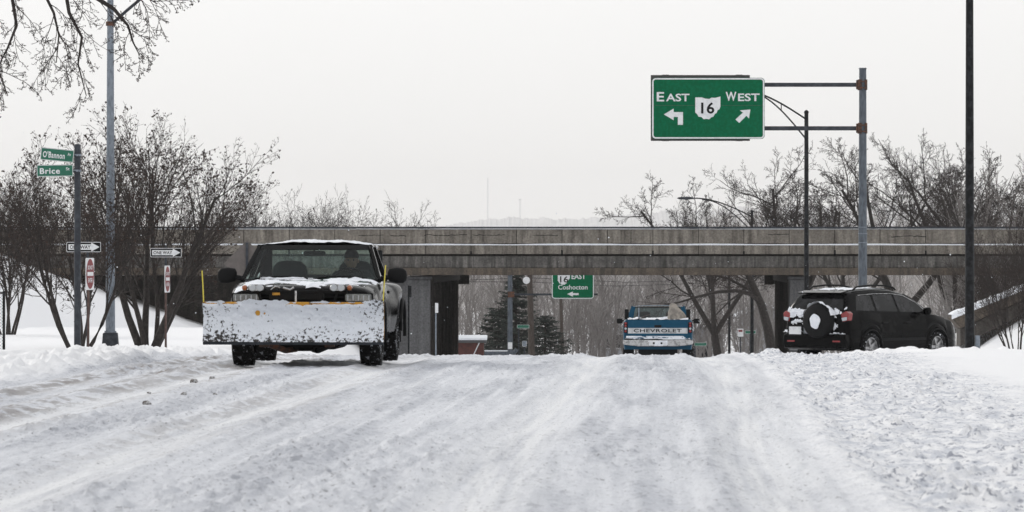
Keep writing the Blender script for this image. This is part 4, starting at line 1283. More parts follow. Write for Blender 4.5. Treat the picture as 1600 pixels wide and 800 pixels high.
def plow_snow_mat():
    m, n, bs = newmat('snow_caked_on_plow')
    bs.inputs['Roughness'].default_value = .8
    t = n.nodes.new('ShaderNodeTexCoord')
    sp = n.nodes.new('ShaderNodeSeparateXYZ'); n.links.new(t.outputs['Object'], sp.inputs[0])
    n1 = n.nodes.new('ShaderNodeTexNoise'); n1.inputs['Scale'].default_value = 26; n1.inputs['Detail'].default_value = 5; n1.inputs['Roughness'].default_value = .65
    n2 = n.nodes.new('ShaderNodeTexNoise'); n2.inputs['Scale'].default_value = 4; n2.inputs['Detail'].default_value = 3
    n.links.new(t.outputs['Object'], n1.inputs[0]); n.links.new(t.outputs['Object'], n2.inputs[0])
    # more grit low on the blade and toward its ends
    lowz = n.nodes.new('ShaderNodeMapRange'); lowz.inputs[1].default_value = .27; lowz.inputs[2].default_value = .48; lowz.inputs[3].default_value = .17; lowz.inputs[4].default_value = 0
    n.links.new(sp.outputs['Z'], lowz.inputs[0])
    ab = n.nodes.new('ShaderNodeMath'); ab.operation = 'ABSOLUTE'; n.links.new(sp.outputs['X'], ab.inputs[0])
    ends = n.nodes.new('ShaderNodeMapRange'); ends.inputs[1].default_value = .6; ends.inputs[2].default_value = 1.0; ends.inputs[3].default_value = 0; ends.inputs[4].default_value = .085
    n.links.new(ab.outputs[0], ends.inputs[0])
    def add(a, c):
        k = n.nodes.new('ShaderNodeMath'); k.operation = 'ADD'; n.links.new(a, k.inputs[0]); n.links.new(c, k.inputs[1]); return k.outputs[0]
    k2 = n.nodes.new('ShaderNodeMath'); k2.operation = 'MULTIPLY'; k2.inputs[1].default_value = .30; n.links.new(n2.outputs[0], k2.inputs[0])
    sm_ = add(add(add(n1.outputs[0], lowz.outputs[0]), ends.outputs[0]), k2.outputs[0])
    r = n.nodes.new('ShaderNodeMapRange'); r.inputs[1].default_value = .775; r.inputs[2].default_value = .85
    n.links.new(sm_, r.inputs[0])
    x = n.nodes.new('ShaderNodeMix'); x.data_type = 'RGBA'; x.inputs[6].default_value = (.74, .77, .82, 1); x.inputs[7].default_value = (.035, .032, .03, 1)
    n.links.new(r.outputs[0], x.inputs[0]); n.links.new(x.outputs[2], bs.inputs['Base Color'])
    bu = n.nodes.new('ShaderNodeBump'); bu.inputs['Strength'].default_value = .8; bu.inputs['Distance'].default_value = .02
    n.links.new(n1.outputs[0], bu.inputs['Height']); n.links.new(bu.outputs[0], bs.inputs['Normal'])
    return m
b.build('caked_snow', plow_snow_mat(), pl, smooth=80)
for x, z1, lean in ((-1.065, 1.10, -.02), (.955, 1.16, .03)):
    MB().tube([(x, -.60, .70), (x + lean * .4, -.60, .9), (x + lean, -.60, z1)], .0075, 6).build('plow_marker', M['marker'], pl)
# mud flap and bed
MB().box((0, 3.9, .93), (1.25, 1.9, .04)).build('bed_snow', M['snow'], truck)
Box('exhaust', (.3, 4.7, .38), (.07, .5, .07), M['rust'], truck)
for sd in (-1, 1): Box('splash_guard', (sd * .74, RA + .46, .36), (.26, .01, .28), M['rubber'], truck)

# ---------------------------------------------------------------- the driver
def skin_figure(verts, edges, radii, name, m, parent, root=0, sub=2):
    me = bpy.data.meshes.new(name); me.from_pydata(verts, edges, []); me.materials.append(m)
    o = bpy.data.objects.new(name, me); S.collection.objects.link(o); o.parent = parent
    sk = o.modifiers.new('skin', 'SKIN'); sk.use_smooth_shade = True
    for i, r in enumerate(radii):
        me.skin_vertices[0].data[i].radius = (r, r) if not hasattr(r, '__len__') else r
    me.skin_vertices[0].data[root].use_root = True
    sb = o.modifiers.new('sub', 'SUBSURF'); sb.levels = sub; sb.render_levels = sub
    return o
ROT = Matrix.Rotation(R(-2.2), 4, 'Z')
drv_loc = ROT @ Vector((.40, 2.30, .62)) + Vector((TX, TD, tz))
drv = thing('person', 'driver in dark jacket and knit hat behind the wheel of the plow truck', 'person', drv_loc, R(-2.2))
# local: seat surface at 0, x to the driver's left, -y forward
V_ = [(0, 0, .05), (0, .02, .22), (0, .0, .38), (0, -.01, .46), (0, -.02, .50),
      (-.17, 0, .40), (-.25, -.10, .30), (-.20, -.32, .33), (-.16, -.40, .36),
      (.17, 0, .40), (.25, -.10, .28), (.22, -.32, .32), (.16, -.40, .36),
      (-.10, -.02, .03), (-.14, -.42, .04), (-.14, -.52, -.25), (.10, -.02, .03), (.14, -.42, .04), (.14, -.52, -.25)]
E_ = [(0, 1), (1, 2), (2, 3), (3, 4), (2, 5), (5, 6), (6, 7), (7, 8), (2, 9), (9, 10), (10, 11), (11, 12), (0, 13), (13, 14), (14, 15), (0, 16), (16, 17), (17, 18)]
Rr = [.15, .155, .13, .07, .06, .085, .065, .05, .035, .085, .065, .05, .035, .09, .07, .05, .09, .07, .05]
skin_figure(V_, E_, Rr, 'body', M['jacket'], drv)
hd = MB()
def headf(u, v):
    th = 2 * math.pi * u; ph = math.pi * v
    x = .078 * math.sin(ph) * math.sin(th); y = -.098 * math.sin(ph) * math.cos(th); z = .118 * math.cos(ph)
    fr_ = max(0, math.cos(th)) * math.sin(ph)
    if v > .55: x *= 1 - (v - .55) * .7; y *= 1 - (v - .55) * .35
    y -= .022 * math.exp(-((th if th < math.pi else th - 2 * math.pi) / .16) ** 2 - ((v - .56) / .05) ** 2)        # nose
    y += .008 * math.exp(-((abs(th if th < math.pi else th - 2 * math.pi) - .38) / .15) ** 2 - ((v - .48) / .04) ** 2)  # eye sockets
    y -= .006 * math.exp(-((th if th < math.pi else th - 2 * math.pi) / .25) ** 2 - ((v - .68) / .02) ** 2)        # lips
    return (x, y - .03, z + .595)
hd.grid(headf, 36, 24)
head = hd.build('head', M['skin'], drv, smooth=80)
for sd in (-1, 1):
    MB().lathe([(-.004, .004), (0, .011), (.004, .004)], (sd * .03, -.118, .598), 'y', 10).build('eye', M['seatcloth'], head, smooth=60)
    MB().lathe([(-.01, .012), (0, .026), (.012, .018)], (sd * .078, -.02, .585), 'x', 12).build('ear', M['skin'], head, smooth=60)
def hatf(u, v):
    th = 2 * math.pi * u; ph = math.pi * .52 * v
    return (.088 * math.sin(ph) * math.sin(th), -.03 - .108 * math.sin(ph) * math.cos(th), .60 + .03 + .105 * math.cos(ph))
MB().grid(hatf, 30, 10).build('knit_hat', M['hat'], drv, smooth=80)
for sd in (-1, 1):     # gloved hands on the steering wheel, five separate fingers each
    c = Vector((sd * .15, -.42, .37))
    vs = [tuple(c), tuple(c + Vector((0, -.05, .015)))]; es = [(0, 1)]; rs = [.028, .03]
    for k in range(4):
        o_ = (k - 1.5) * .019; L = (.030, .034, .032, .025)[k]
        p1 = c + Vector((o_ * sd, -.075, .02)); p2 = p1 + Vector((0, -L * .8, -.01)); p3 = p2 + Vector((0, .002, -L))
        i0 = len(vs); vs += [tuple(p1), tuple(p2), tuple(p3)]; es += [(1, i0), (i0, i0 + 1), (i0 + 1, i0 + 2)]; rs += [.0095, .009, .008]
    i0 = len(vs); vs += [tuple(c + Vector((-sd * .03, -.035, 0))), tuple(c + Vector((-sd * .045, -.065, -.012)))]; es += [(0, i0), (i0, i0 + 1)]; rs += [.011, .009]
    skin_figure(vs, es, rs, 'glove', M['plastic'], drv, sub=1)

# ---------------------------------------------------------------- blue pickup driving away (rear at local y=0, front +y)
CX, CD = Xp(1028, 145), 145.0
cz0 = gb(CX, CD) + .02
chev = thing('pickup_truck', 'blue and white pickup seen from behind on the road before the bridge', 'pickup truck', (CX, CD, cz0), R(-1.7))
CRA, CFA = 1.15, 4.55
def cW(y): return float(np.interp(y, [0, .08, 5.2, 5.6], [.955, .985, .985, .88]))
def cT(y): return float(np.interp(y, [0, 2.25, 2.3, 4.0, 4.1, 5.3, 5.6], [1.46, 1.46, 1.43, 1.40, 1.38, 1.28, 1.1]))
def cB(y): return max(.62, arch(y, CRA, .50, .42), arch(y, CFA, .50, .42))
cys = sorted(set([.0, .03, .08, 2.25, 2.3, 2.8, 3.4, 4.0, 4.1, 5.3, 5.6] + [round(CRA + .51 * math.sin(R(a)), 3) for a in range(-90, 91, 15)] + [round(CFA + .51 * math.sin(R(a)), 3) for a in range(-90, 91, 15)]))
cshp = [(0, 1.0), (.90, 1.0), (.955, .985), (.985, .93), (1.0, .8), (1.0, .5), (.99, .2), (.97, 0), (.8, 0), (0, 0)]
def cclass(c):
    if c.y > 4.1 and c.z > 1.1 and abs(c.x) < .9: return 'hood'
    if 2.3 < c.y < 4.0 and abs(c.x) > .8: return 'dl' if c.x > 0 else 'dr'
    return 'body'
cp = loft_body(cys, cW, cT, cB, cshp, cclass, {'hood': ('hood', M['blue_paint']), 'dl': ('door', M['blue_paint']), 'dr': ('door', M['blue_paint']), 'body': ('body', M['blue_paint'])}, chev)
for sd in (1, -1): Box('handle', (sd * .995, 2.55, 1.2), (.02, .16, .04), M['plastic'], cp['dl' if sd > 0 else 'dr'])
def cpx(px, py):     # pixel of the rear face into local x, z
    return ((px - 1028) * CD / FPX, CAMZ + (HY - py) * CD / FPX - cz0)
tgx0, tgz1 = cpx(981, 501); tgx1, tgz0 = cpx(1074.5, 529.5)
tg = MB().box(((tgx0 + tgx1) / 2, -.018, (tgz0 + tgz1) / 2), (tgx1 - tgx0, .04, tgz1 - tgz0)).build('tailgate', M['blue_paint'], chev, bevel=.01)
_, bz1 = cpx(0, 512.5); _, bz0 = cpx(0, 521)
Box('white_band', ((tgx0 + tgx1) / 2, -.040, (bz0 + bz1) / 2), (tgx1 - tgx0 - .01, .008, bz1 - bz0), M['white_paint'], tg)
a = cpx(990, 519.3); c = cpx(1065, 514)
text('CHEVROLET', c[0] - a[0], c[1] - a[1], (a[0] + c[0]) / 2, (a[1] + c[1]) / 2, -.047, M['sign_black'], tg, depth=0, bold=.02, spacing=1.1)
Box('latch_handle', (0.0, -.045, cpx(0, 509.8)[1]), (.20, .02, .07), M['plastic'], tg, bevel=.01)
for sd in (-1, 1):
    tlt = MB().box((sd * .915, -.01, (cpx(0, 503.5)[1] + cpx(0, 520)[1]) / 2), (.115, .05, .30)).build('tail_light', M['plastic'], chev, bevel=.01)
    for k in range(4):
        MB().lathe([(-.05, .02), (-.04, .034), (-.03, .036)], (sd * .915, 0, cpx(0, 505.3 + k * 4.1)[1]), 'y', 12).build('lens', M['red_lens' if k != 2 else 'lens'], tlt, smooth=50)
bmz1 = cpx(0, 530.8)[1]; bmz0 = cpx(0, 541)[1]
bm = MB().prism([(-.99, bmz1), (.99, bmz1), (.99, bmz0 + .05), (.55, bmz0), (-.55, bmz0), (-.99, bmz0 + .05)], -.22, -.03).build('rear_bumper', M['chrome'], chev, bevel=.02)
Box('step_pad', (0, -.125, bmz1 + .004), (1.9, .17, .01), M['plastic'], bm)
Box('plate_holder', (0, -.225, cpx(0, 536.2)[1]), (.50, .012, .13), M['sign_white'], bm, bevel=.004)
for dx in (-.115, .10):
    MB().lathe([(-.240, .028), (-.233, .03)], (dx, 0, cpx(0, 536.0)[1]), 'y', 12).build('tow_light_hole', M['sign_black'], bm)
crust(lambda u, v: ((u * 2 - 1) * .93, -.21 + .18 * v, bmz1 + .012), lambda u, v: (0, -.1, 1), 60, 10, .035, 31, (6, 1), .36, 'bumper_snow', M['snow'], chev, .1)
crust(lambda u, v: ((u * 2 - 1) * .90, -.039, bmz1 + .02 + .085 * v), lambda u, v: (0, -1, .1), 60, 6, .035, 33, (5, .8), .47, 'bumper_snow', M['snow'], chev, .2)
crust(lambda u, v: ((u * 2 - 1) * .27, -.233, cpx(0, 536.2)[1] - .075 + .15 * v), lambda u, v: (0, -1, 0), 30, 10, .02, 35, (4, 1.5), .45, 'bumper_snow', M['snow'], chev, .1)
# cab
CZR = cpx(0, 478.3)[1]
def croof(u, v):
    x = (v * 2 - 1) * .745; e = 1 - abs(v * 2 - 1) ** 4
    return (x, 2.5 + 1.25 * u, CZR - .05 + .05 * e * math.sin(math.pi * min(1, .2 + u * .75)) ** .4)
MB().grid(croof, 8, 16).build('roof', M['blue_paint'], chev, smooth=60)
MB().box((0, 3.1, CZR - .065), (1.42, 1.2, .02)).build('headliner', M['interior'], chev)
for sd in (1, -1):
    MB().prism([(sd * .93, 1.38), (sd * .73, 1.38), (sd * .655, CZR - .04), (sd * .745, CZR - .04)], 2.34, 2.62).build('rear_pillar', M['blue_paint'], chev)
    bar([(sd * .745, 2.45, CZR - .04), (sd * .745, 3.75, CZR - .05)], .03, 'roof_rail', M['blue_paint'], chev)
    bar([(sd * .745, 3.75, CZR - .05), (sd * .92, 4.35, 1.38)], .035, 'windscreen_pillar', M['blue_paint'], chev)
    MB().add([(sd * .93, 2.65, 1.40), (sd * .93, 4.2, 1.40), (sd * .755, 3.72, CZR - .07), (sd * .755, 2.65, CZR - .07)], [(0, 1, 2, 3)]).build('side_window', M['side_glass'], chev)
    MB().prism(rrect(sd * 1.115 - .085, sd * 1.115 + .085, cpx(0, 508.3)[1], cpx(0, 500.3)[1], .04), 3.85, 3.93).tube([(sd * .95, 3.9, 1.38), (sd * 1.08, 3.9, 1.40)], .025, 6).build('door_mirror', M['plastic'], chev, bevel=.01)
    x_ = cpx(979 if sd < 0 else 1075.5, 0)[0]
    Box('stake_board', (x_, .62, (cpx(0, 483.5)[1] + 1.46) / 2), (.115, .05, cpx(0, 483.5)[1] - 1.46), M['plastic'], chev, bevel=.01)
MB().add([(-.72, 2.5, 1.42), (.72, 2.5, 1.42), (.66, 2.52, CZR - .05), (-.66, 2.52, CZR - .05)], [(0, 1, 2, 3)]).build('rear_window', M['side_glass'], chev)
MB().add([(-.90, 4.35, 1.39), (.90, 4.35, 1.39), (.72, 3.76, CZR - .05), (-.72, 3.76, CZR - .05)], [(0, 1, 2, 3)]).build('windscreen', M['windscreen'], chev)
for x in (-.42, .42):
    MB().prism(rrect(x - .2, x + .2, 1.3, 1.66, .08), 3.0, 3.1).build('seat', M['seatcloth'], chev, bevel=.02)
for (x, y, sd) in ((.84, CRA, 1), (-.84, CRA, -1), (.84, CFA, 1), (-.84, CFA, -1)):
    make_wheel(chev, x, y, .42, .27, sd, M['alloy'], 6)
MB().box((0, 2.8, .58), (1.1, 5.2, .2)).tube([(-.8, CRA, .42), (.8, CRA, .42)], .06, 8).lathe([(-.15, .06), (-.06, .16), (.06, .16), (.15, .06)], (0, CRA, .42), 'x', 14).build('chassis', M['plastic'], chev)
for sd in (-1, 1): Box('mud_flap', (sd * .84, CRA - .56, .42), (.30, .012, .44), M['rubber'], chev)
# what it carries: a sack, loose branches and snow
rk = random.Random(3)
sk = MB()
n = 14
prof = [(1.36, .27, .2), (1.50, .28, .2), (1.66, .22, .16), (1.80, .13, .12), (1.90, .09, .08), (1.93, .03, .03)]
for (z, a_, c_) in prof:
    for j in range(n):
        t = 2 * math.pi * j / n; w_ = 1 + .12 * math.sin(3 * t + z * 9)
        sk.v.append((.56 + a_ * w_ * math.cos(t) - (z - 1.4) * .25, .75 + c_ * w_ * math.sin(t), z))
for i in range(len(prof) - 1):
    for j in range(n): sk.f.append((i * n + j, i * n + (j + 1) % n, (i + 1) * n + (j + 1) % n, (i + 1) * n + j))
sk.f.append(tuple(range((len(prof) - 1) * n, len(prof) * n)))
o = sk.build('cargo_sack', M['tarp'], None, smooth=60)
o.location = (CX, CD, cz0); o.rotation_euler = (0, 0, R(-1.7)); tag(o, 'pale slumped sack standing in the bed of the blue pickup', 'sack')
STK = ['longest loose branch in the bed of the blue pickup', 'short loose branch nearest the tailgate of the blue pickup', 'loose branch leaning against the pale sack in the pickup', 'loose branch lying flat under the others in the pickup bed', 'snow-whitened branch lying in the bed of the blue pickup']
for i in range(5):
    b = MB()
    x = rk.uniform(-.75, .35); y = rk.uniform(.3, 1.4)
    a_ = Vector((x, y, 1.40)); c_ = a_ + Vector((rk.uniform(-.5, .5), rk.uniform(-.3, .3), rk.uniform(.06, .26)))
    b.tube([a_, (a_ + c_) / 2 + Vector((0, 0, .05)), c_], [.02, .018, .01], 5)
    o = b.build('branch', M['bark_grey'] if i != 4 else M['snow'], None); o.location = (CX, CD, cz0); o.rotation_euler = (0, 0, R(-1.7))
    tag(o, STK[i], 'branch', 'branches in the blue pickup bed')
o = crust(lambda u, v: ((u * 2 - 1) * .86, .1 + 2.0 * v, 1.47), lambda u, v: (0, -.05, 1), 40, 30, .05, 41, (6, 5), .42, 'bed_snow', M['snow'], chev, .2)
MB().tube([(-.545, .6, 1.4), (-.545, .6, cpx(0, 481)[1])], .022, 6).build('stake', M['steel_light'], chev)

# ---------------------------------------------------------------- black crossover (rear at local y=0)
SXc, SD = Xp(1275, 113.5), 113.5
zs = gb(Xp(1300, 115), 115) + .0
SUVR = -39.5
suv = thing('crossover_car', 'black crossover car with rear spare wheel parked in the snow by the right pole', 'car', (SXc, SD, zs), R(SUVR))
SRA, SFA = .86, 3.42
def sW(y): return float(np.interp(y, [0, .06, .2, .9, 3.4, 4.1, 4.35, 4.5], [.80, .855, .885, .905, .905, .86, .75, .58]))
def sT(y): return float(np.interp(y, [0, .05, .12, 2.9, 3.25, 3.9, 4.25, 4.42, 4.5], [1.05, 1.13, 1.16, 1.11, 1.10, 1.0, .89, .77, .66]))
def sB(y): return max(float(np.interp(y, [0, .15, 4.3, 4.5], [.36, .30, .28, .34])), arch(y, SRA, .40, .34), arch(y, SFA, .40, .34))
sys_ = sorted(set([0, .02, .05, .12, .2, .3, 1.4, 1.9, 2.05, 2.4, 2.9, 2.95, 3.1, 4.0, 4.1, 4.25, 4.35, 4.42, 4.5] + [round(SRA + .41 * math.sin(R(a)), 3) for a in range(-90, 91, 12)] + [round(SFA + .41 * math.sin(R(a)), 3) for a in range(-90, 91, 12)]))
sshp = [(0, 1.0), (.6, .998), (.86, .975), (.93, .94), (.955, .86), (.975, .72), (.995, .58), (1.0, .45), (.985, .36), (1.0, .27), (1.0, .12), (.96, 0), (.8, 0), (0, 0)]
def sclass(c):
    if c.y < .03: return 'rear'
    if c.y > 3.1 and c.z > sT(c.y) - .09 and abs(c.x) < .78: return 'hood'
    if abs(c.x) > .8 and 1.2 < c.y < 2.05 and c.z > .4: return 'd1l' if c.x > 0 else 'd1r'
    if abs(c.x) > .8 and 2.05 < c.y < 2.95 and c.z > .4: return 'd2l' if c.x > 0 else 'd2r'
    return 'body'
sm_ = {'rear': ('tailgate', M['black_paint']), 'hood': ('hood', M['black_paint']), 'body': ('body', M['black_paint'])}
for k in ('d1l', 'd1r'): sm_[k] = ('rear_door', M['black_dusty'])
for k in ('d2l', 'd2r'): sm_[k] = ('front_door', M['black_dusty'])
sp = loft_body(sys_, sW, sT, sB, sshp, sclass, sm_, suv)
for key, y in (('d1r', 1.38), ('d2r', 2.25)):
    Box('handle', (.91, y, .90), (.03, .18, .035), M['plastic'], sp[key], bevel=.008)
for y in (1.2, 2.05, 2.97):
    MB().tube([(sW(y) * .958, y, .97), (sW(y) * 1.003, y, .68), (sW(y) * 1.004, y, .40)], .004, 4).build('door_seam', M['sign_black'], suv)
MB().prism(rrect(1.22, 2.94, .50, .56, .02), .893, .925, 'x').build('side_moulding', M['plastic'], suv)
# greenhouse
def gT(y): return float(np.interp(y, [.02, .10, .22, .36, .6, 1.2, 1.9, 2.4, 2.75, 3.0, 3.25], [1.15, 1.30, 1.49, 1.57, 1.625, 1.66, 1.64, 1.56, 1.43, 1.28, 1.11]))
def gW(z): return .845 - max(0, z - 1.02) * .335
gys = [.02, .10, .22, .30, .36, .48, .6, .9, 1.2, 1.6, 1.9, 2.15, 2.4, 2.6, 2.75, 2.9, 3.0, 3.12, 3.25]
b = MB(); rows = []
gsh = [(1, 0), (1, .5), (1, .82), (.975, .93), (.90, .985), (.6, 1.0), (0, 1.01)]
for y in gys:
    t = gT(y)
    half = [(gW(1.0 + (t - 1.0) * fz) * fx, 1.0 + (t - 1.0) * fz) for fx, fz in gsh]
    rows.append([(x, y, z) for x, z in half] + [(-x, y, z) for x, z in half[::-1][1:]])
for r in rows: b.v.extend(r)
n = len(rows[0])
for i in range(len(rows) - 1):
    for j in range(n - 1): b.f.append((i * n + j, i * n + j + 1, (i + 1) * n + j + 1, (i + 1) * n + j))
b.f.append(tuple(range(n)))
cabin = b.build('cabin', M['black_paint'], suv, smooth=40)
def sidewin(pts, name='side_window'):
    for sd in (1, -1):
        MB().add([(sd * (gW(z) + .006), y, z) for y, z in pts], [tuple(range(len(pts)))]).build(name, M['dark_glass'], suv)
sidewin([(.40, 1.18), (1.13, 1.165), (1.08, 1.51), (.54, 1.51)])
sidewin([(1.20, 1.16), (1.98, 1.14), (1.90, 1.525), (1.16, 1.52)])
sidewin([(2.06, 1.135), (3.02, 1.125), (2.70, 1.36), (2.30, 1.49), (1.98, 1.525)])
for sd in (1, -1):   # pale weather strip over the windows
    MB().tube([(sd * (gW(1.50) + .012), .6, 1.515), (sd * (gW(1.55) + .012), 1.25, 1.545), (sd * (gW(1.55) + .012), 1.9, 1.545), (sd * (gW(1.5) + .012), 2.32, 1.505), (sd * (gW(1.33) + .012), 2.76, 1.34), (sd * (gW(1.14) + .02), 3.07, 1.13)], .007, 5).build('window_trim', M['chrome'], suv)
def rg(u, v, o=.006):      # rear screen
    z = 1.20 + .33 * v
    y = float(np.interp(z, [1.0, 1.15, 1.30, 1.49, 1.57], [.0, .02, .10, .22, .36]))
    return ((u * 2 - 1) * (gW(z) - .07), y - o - .01, z)
MB().grid(rg, 8, 6).build('rear_window', M['dark_glass'], suv, smooth=60)
def wsf(u, v):
    y = 3.20 - .72 * v; z = gT(y) + .012
    return ((u * 2 - 1) * (gW(z) - .06), y, z)
MB().grid(wsf, 8, 6).build('windscreen', M['dark_glass'], suv, smooth=60)
MB().prism([(.16, 1.545), (.40, 1.60), (.40, 1.625), (.10, 1.575)], -.60, .60, 'x').build('rear_spoiler', M['black_paint'], suv, bevel=.01)
for sd in (1, -1):
    bar([(sd * .60, .55, 1.63), (sd * .60, .70, 1.70), (sd * .60, 1.2, 1.735), (sd * .60, 1.8, 1.725), (sd * .60, 2.1, 1.68), (sd * .60, 2.18, 1.63)], .021, 'roof_rail', M['plastic'], suv)
MB().tube([(0.1, .62, 1.64), (0.03, .50, 1.80)], .006, 5).build('antenna', M['plastic'], suv)
for sd in (1, -1):
    mb_ = MB()
    prof = [(0, .03, .03), (.02, .075, .05), (.10, .088, .06), (.17, .08, .055), (.20, .03, .03)]
    n = 14
    for (h, a_, c_) in prof:
        for j in range(n):
            t = 2 * math.pi * j / n; cs, sn = math.cos(t), math.sin(t)
            mb_.v.append((sd * (.91 + h), 2.85 + c_ * abs(sn) ** .7 * (1 if sn > 0 else -1), 1.15 + a_ * abs(cs) ** .7 * (1 if cs > 0 else -1)))
    for i in range(len(prof) - 1):
        for j in range(n): mb_.f.append((i * n + j, i * n + (j + 1) % n, (i + 1) * n + (j + 1) % n, (i + 1) * n + j))
    mb_.f.append(tuple(range(4 * n, 5 * n))); mb_.tube([(sd * .84, 2.86, 1.12), (sd * .93, 2.86, 1.13)], .03, 8)
    mb_.build('door_mirror', M['black_paint'], suv, smooth=50)
for (x, y, sd) in ((.80, SRA, 1), (-.80, SRA, -1), (.80, SFA, 1), (-.80, SFA, -1)):
    make_wheel(suv, x, y, .345, .23, sd, M['alloy'], 5, rim_r=.68)
for sd in (1, -1):
    for yc in (SRA, SFA):
        MB().tube([(sd * .905, yc + .405 * math.cos(R(a_)), .34 + .405 * math.sin(R(a_))) for a_ in range(-3, 184, 11)], .026, 6).build('wheel_arch_flare', M['plastic'], suv, smooth=60)
MB().box((0, 2.2, .36), (1.3, 4.0, .14)).tube([(-.7, SRA, .34), (.7, SRA, .34)], .05, 8).build('chassis', M['plastic'], suv)
# rear: bumper, lamps, plate, spare wheel
MB().prism([(-.84, .66), (.84, .66), (.87, .5), (.83, .34), (-.83, .34), (-.87, .5)], -.09, .10).build('rear_bumper', M['black_paint'], suv, bevel=.04)
for sd in (1, -1): Box('bumper_reflector', (sd * .62, -.092, .50), (.20, .01, .035), M['red_lens'], suv)
for sd in (1, -1):
    tl = MB().prism([(sd * .73, .93), (sd * .68, 1.11), (sd * .82, 1.17), (sd * .895, 1.12), (sd * .87, .96)], -.015, .16).build('tail_light', M['red_lens'], suv, bevel=.015)
    MB().prism([(sd * .745, .945), (sd * .72, 1.02), (sd * .86, 1.04), (sd * .855, .965)], -.045, .17).build('reversing_lens', M['lens'], tl, bevel=.008)
Box('number_plate', (-.50, -.10, .735), (.33, .012, .17), M['sign_white'], suv, bevel=.004)
MB().box((-.50, -.085, .735), (.42, .03, .25)).build('plate_recess', M['plastic'], suv)
swx, swz = .16, .95
sw2 = MB().lathe([(0.0, .20), (0, .355), (-.03, .382), (-.15, .385), (-.20, .365), (-.225, .31), (-.23, .23), (-.245, .20), (-.252, .0001)], (swx, -.02, swz), 'y', 40).build('spare_wheel', M['plastic'], suv, smooth=35)
MB().lathe([(-.252, .18), (-.258, .175), (-.260, .001)], (swx, -.02, swz), 'y', 30).build('hub_cover', M['black_dusty'], sw2)
def disc(u, v):
    t = 2 * math.pi * u; r = .165 * v
    return (swx + r * math.cos(t) * .85 + .02, -.253, swz + r * math.sin(t) * 1.0 - .01)
b = MB()
kk = [(swx + .02 + .15 * (1 + .07 * math.sin(3 * t) + .05 * math.sin(5 * t + 1)) * math.cos(t) * .9, swz - .01 + .165 * (1 + .06 * math.sin(4 * t)) * math.sin(t)) for t in [2 * math.pi * i / 28 for i in range(28)]]
b.prism(kk, -.305, -.270).build('hub_snow', M['snow'], sw2, bevel=.012, smooth=60)
Box('wiper', (-.1, .02, 1.22), (.5, .02, .02), M['plastic'], suv)
# snow lying on the tailgate shelf, bumper and around the spare
def shelf(u, v):
    x = (u * 2 - 1) * .80; z = 1.02 + .24 * v
    return (x, -.016 + .10 * v * v, z)
crust(shelf, lambda u, v: (0, -1, .4), 90, 20, .045, 51, (11, 2.4), .435, 'tailgate_snow', M['snow'], suv, .6)
crust(lambda u, v: ((u * 2 - 1) * .83, -.10 + .10 * v, .665), lambda u, v: (0, -.3, 1), 80, 8, .055, 53, (10, 1), .36, 'bumper_snow', M['snow'], suv, .08)
crust(lambda u, v: ((u * 2 - 1) * .80, -.014, .62 + .38 * v), lambda u, v: (0, -1, .1), 90, 30, .035, 55, (9, 3.5), .53, 'tailgate_snow', M['snow'], suv, .7)
def tyretop(u, v):
    t = R(18 + 144 * u); y = -.02 - .19 * v
    return (swx + .387 * math.cos(t), y, swz + .387 * math.sin(t))
crust(tyretop, lambda u, v: (math.cos(R(18 + 144 * u)), 0, math.sin(R(18 + 144 * u))), 50, 10, .03, 57, (6, 1), .34, 'spare_wheel_snow', M['snow'], suv, .1)
crust(lambda u, v: ((u * 2 - 1) * .5, .55 + 1.5 * v, gT(.55 + 1.5 * v) + .018), lambda u, v: (0, 0, 1), 40, 40, .02, 59, (5, 6), .50, 'roof_snow', M['snow'], suv, .1)

# ------------------------------------------------------------------ bare trees
def rvec(rg_):
    while True:
        v = Vector((rg_.uniform(-1, 1), rg_.uniform(-1, 1), rg_.uniform(-1, 1)))
        if .1 < v.length < 1: return v.normalized()

def grow(out, rg_, p, d, L, r, lvl, P):
    """one branch and everything that springs from it"""
    nseg = P['seg'][lvl]
    pts = [p.copy()]; rad = [r]
    d = d.normalized()
    for i in range(nseg):
        d = (d + rvec(rg_) * P['wig'][lvl] + Vector((0, 0, P['up'][lvl]))).normalized()
        p = p + d * (L / nseg)
        pts.append(p.copy()); rad.append(max(r * (1 - (1 - P['taper']) * (i + 1) / nseg), P['rmin'] * .8))
    out[lvl].append((pts, rad))
    sprout(out, rg_, pts, rad, L, lvl, P)

def sprout(out, rg_, pts, rad, L, lvl, P, t0=None):
    if lvl + 1 >= len(P['seg']): return
    nk = P['kids'][lvl]
    n = len(pts) - 1
    k = int(nk * rg_.uniform(.8, 1.2) + .5)
    t0 = P['t0'][lvl] if t0 is None else t0
    for c in range(k):
        t = t0 + (1 - t0) * (c + rg_.random()) / k
        f = t * n; i = min(int(f), n - 1); w = f - i
        q = pts[i].lerp(pts[i + 1], w); rr = rad[i] + (rad[i + 1] - rad[i]) * w
        ax_ = (pts[i + 1] - pts[i]).normalized()
        side = ax_.cross(rvec(rg_)).normalized()
        ang = R(P['ang'][lvl] * rg_.uniform(.7, 1.3))
        dd = ax_ * math.cos(ang) + side * math.sin(ang)
        LL = L * P['ratio'][lvl] * (1 - .45 * t) * rg_.uniform(.7, 1.25)
        grow(out, rg_, q, dd, LL, max(min(rr * .72, LL * P['thick']), P['rmin']), lvl + 1, P)

def tubes_np(branches, n):
    b = MB()
    for pts, rad in branches: b.tube(pts, rad, n, cap=False)
    return b

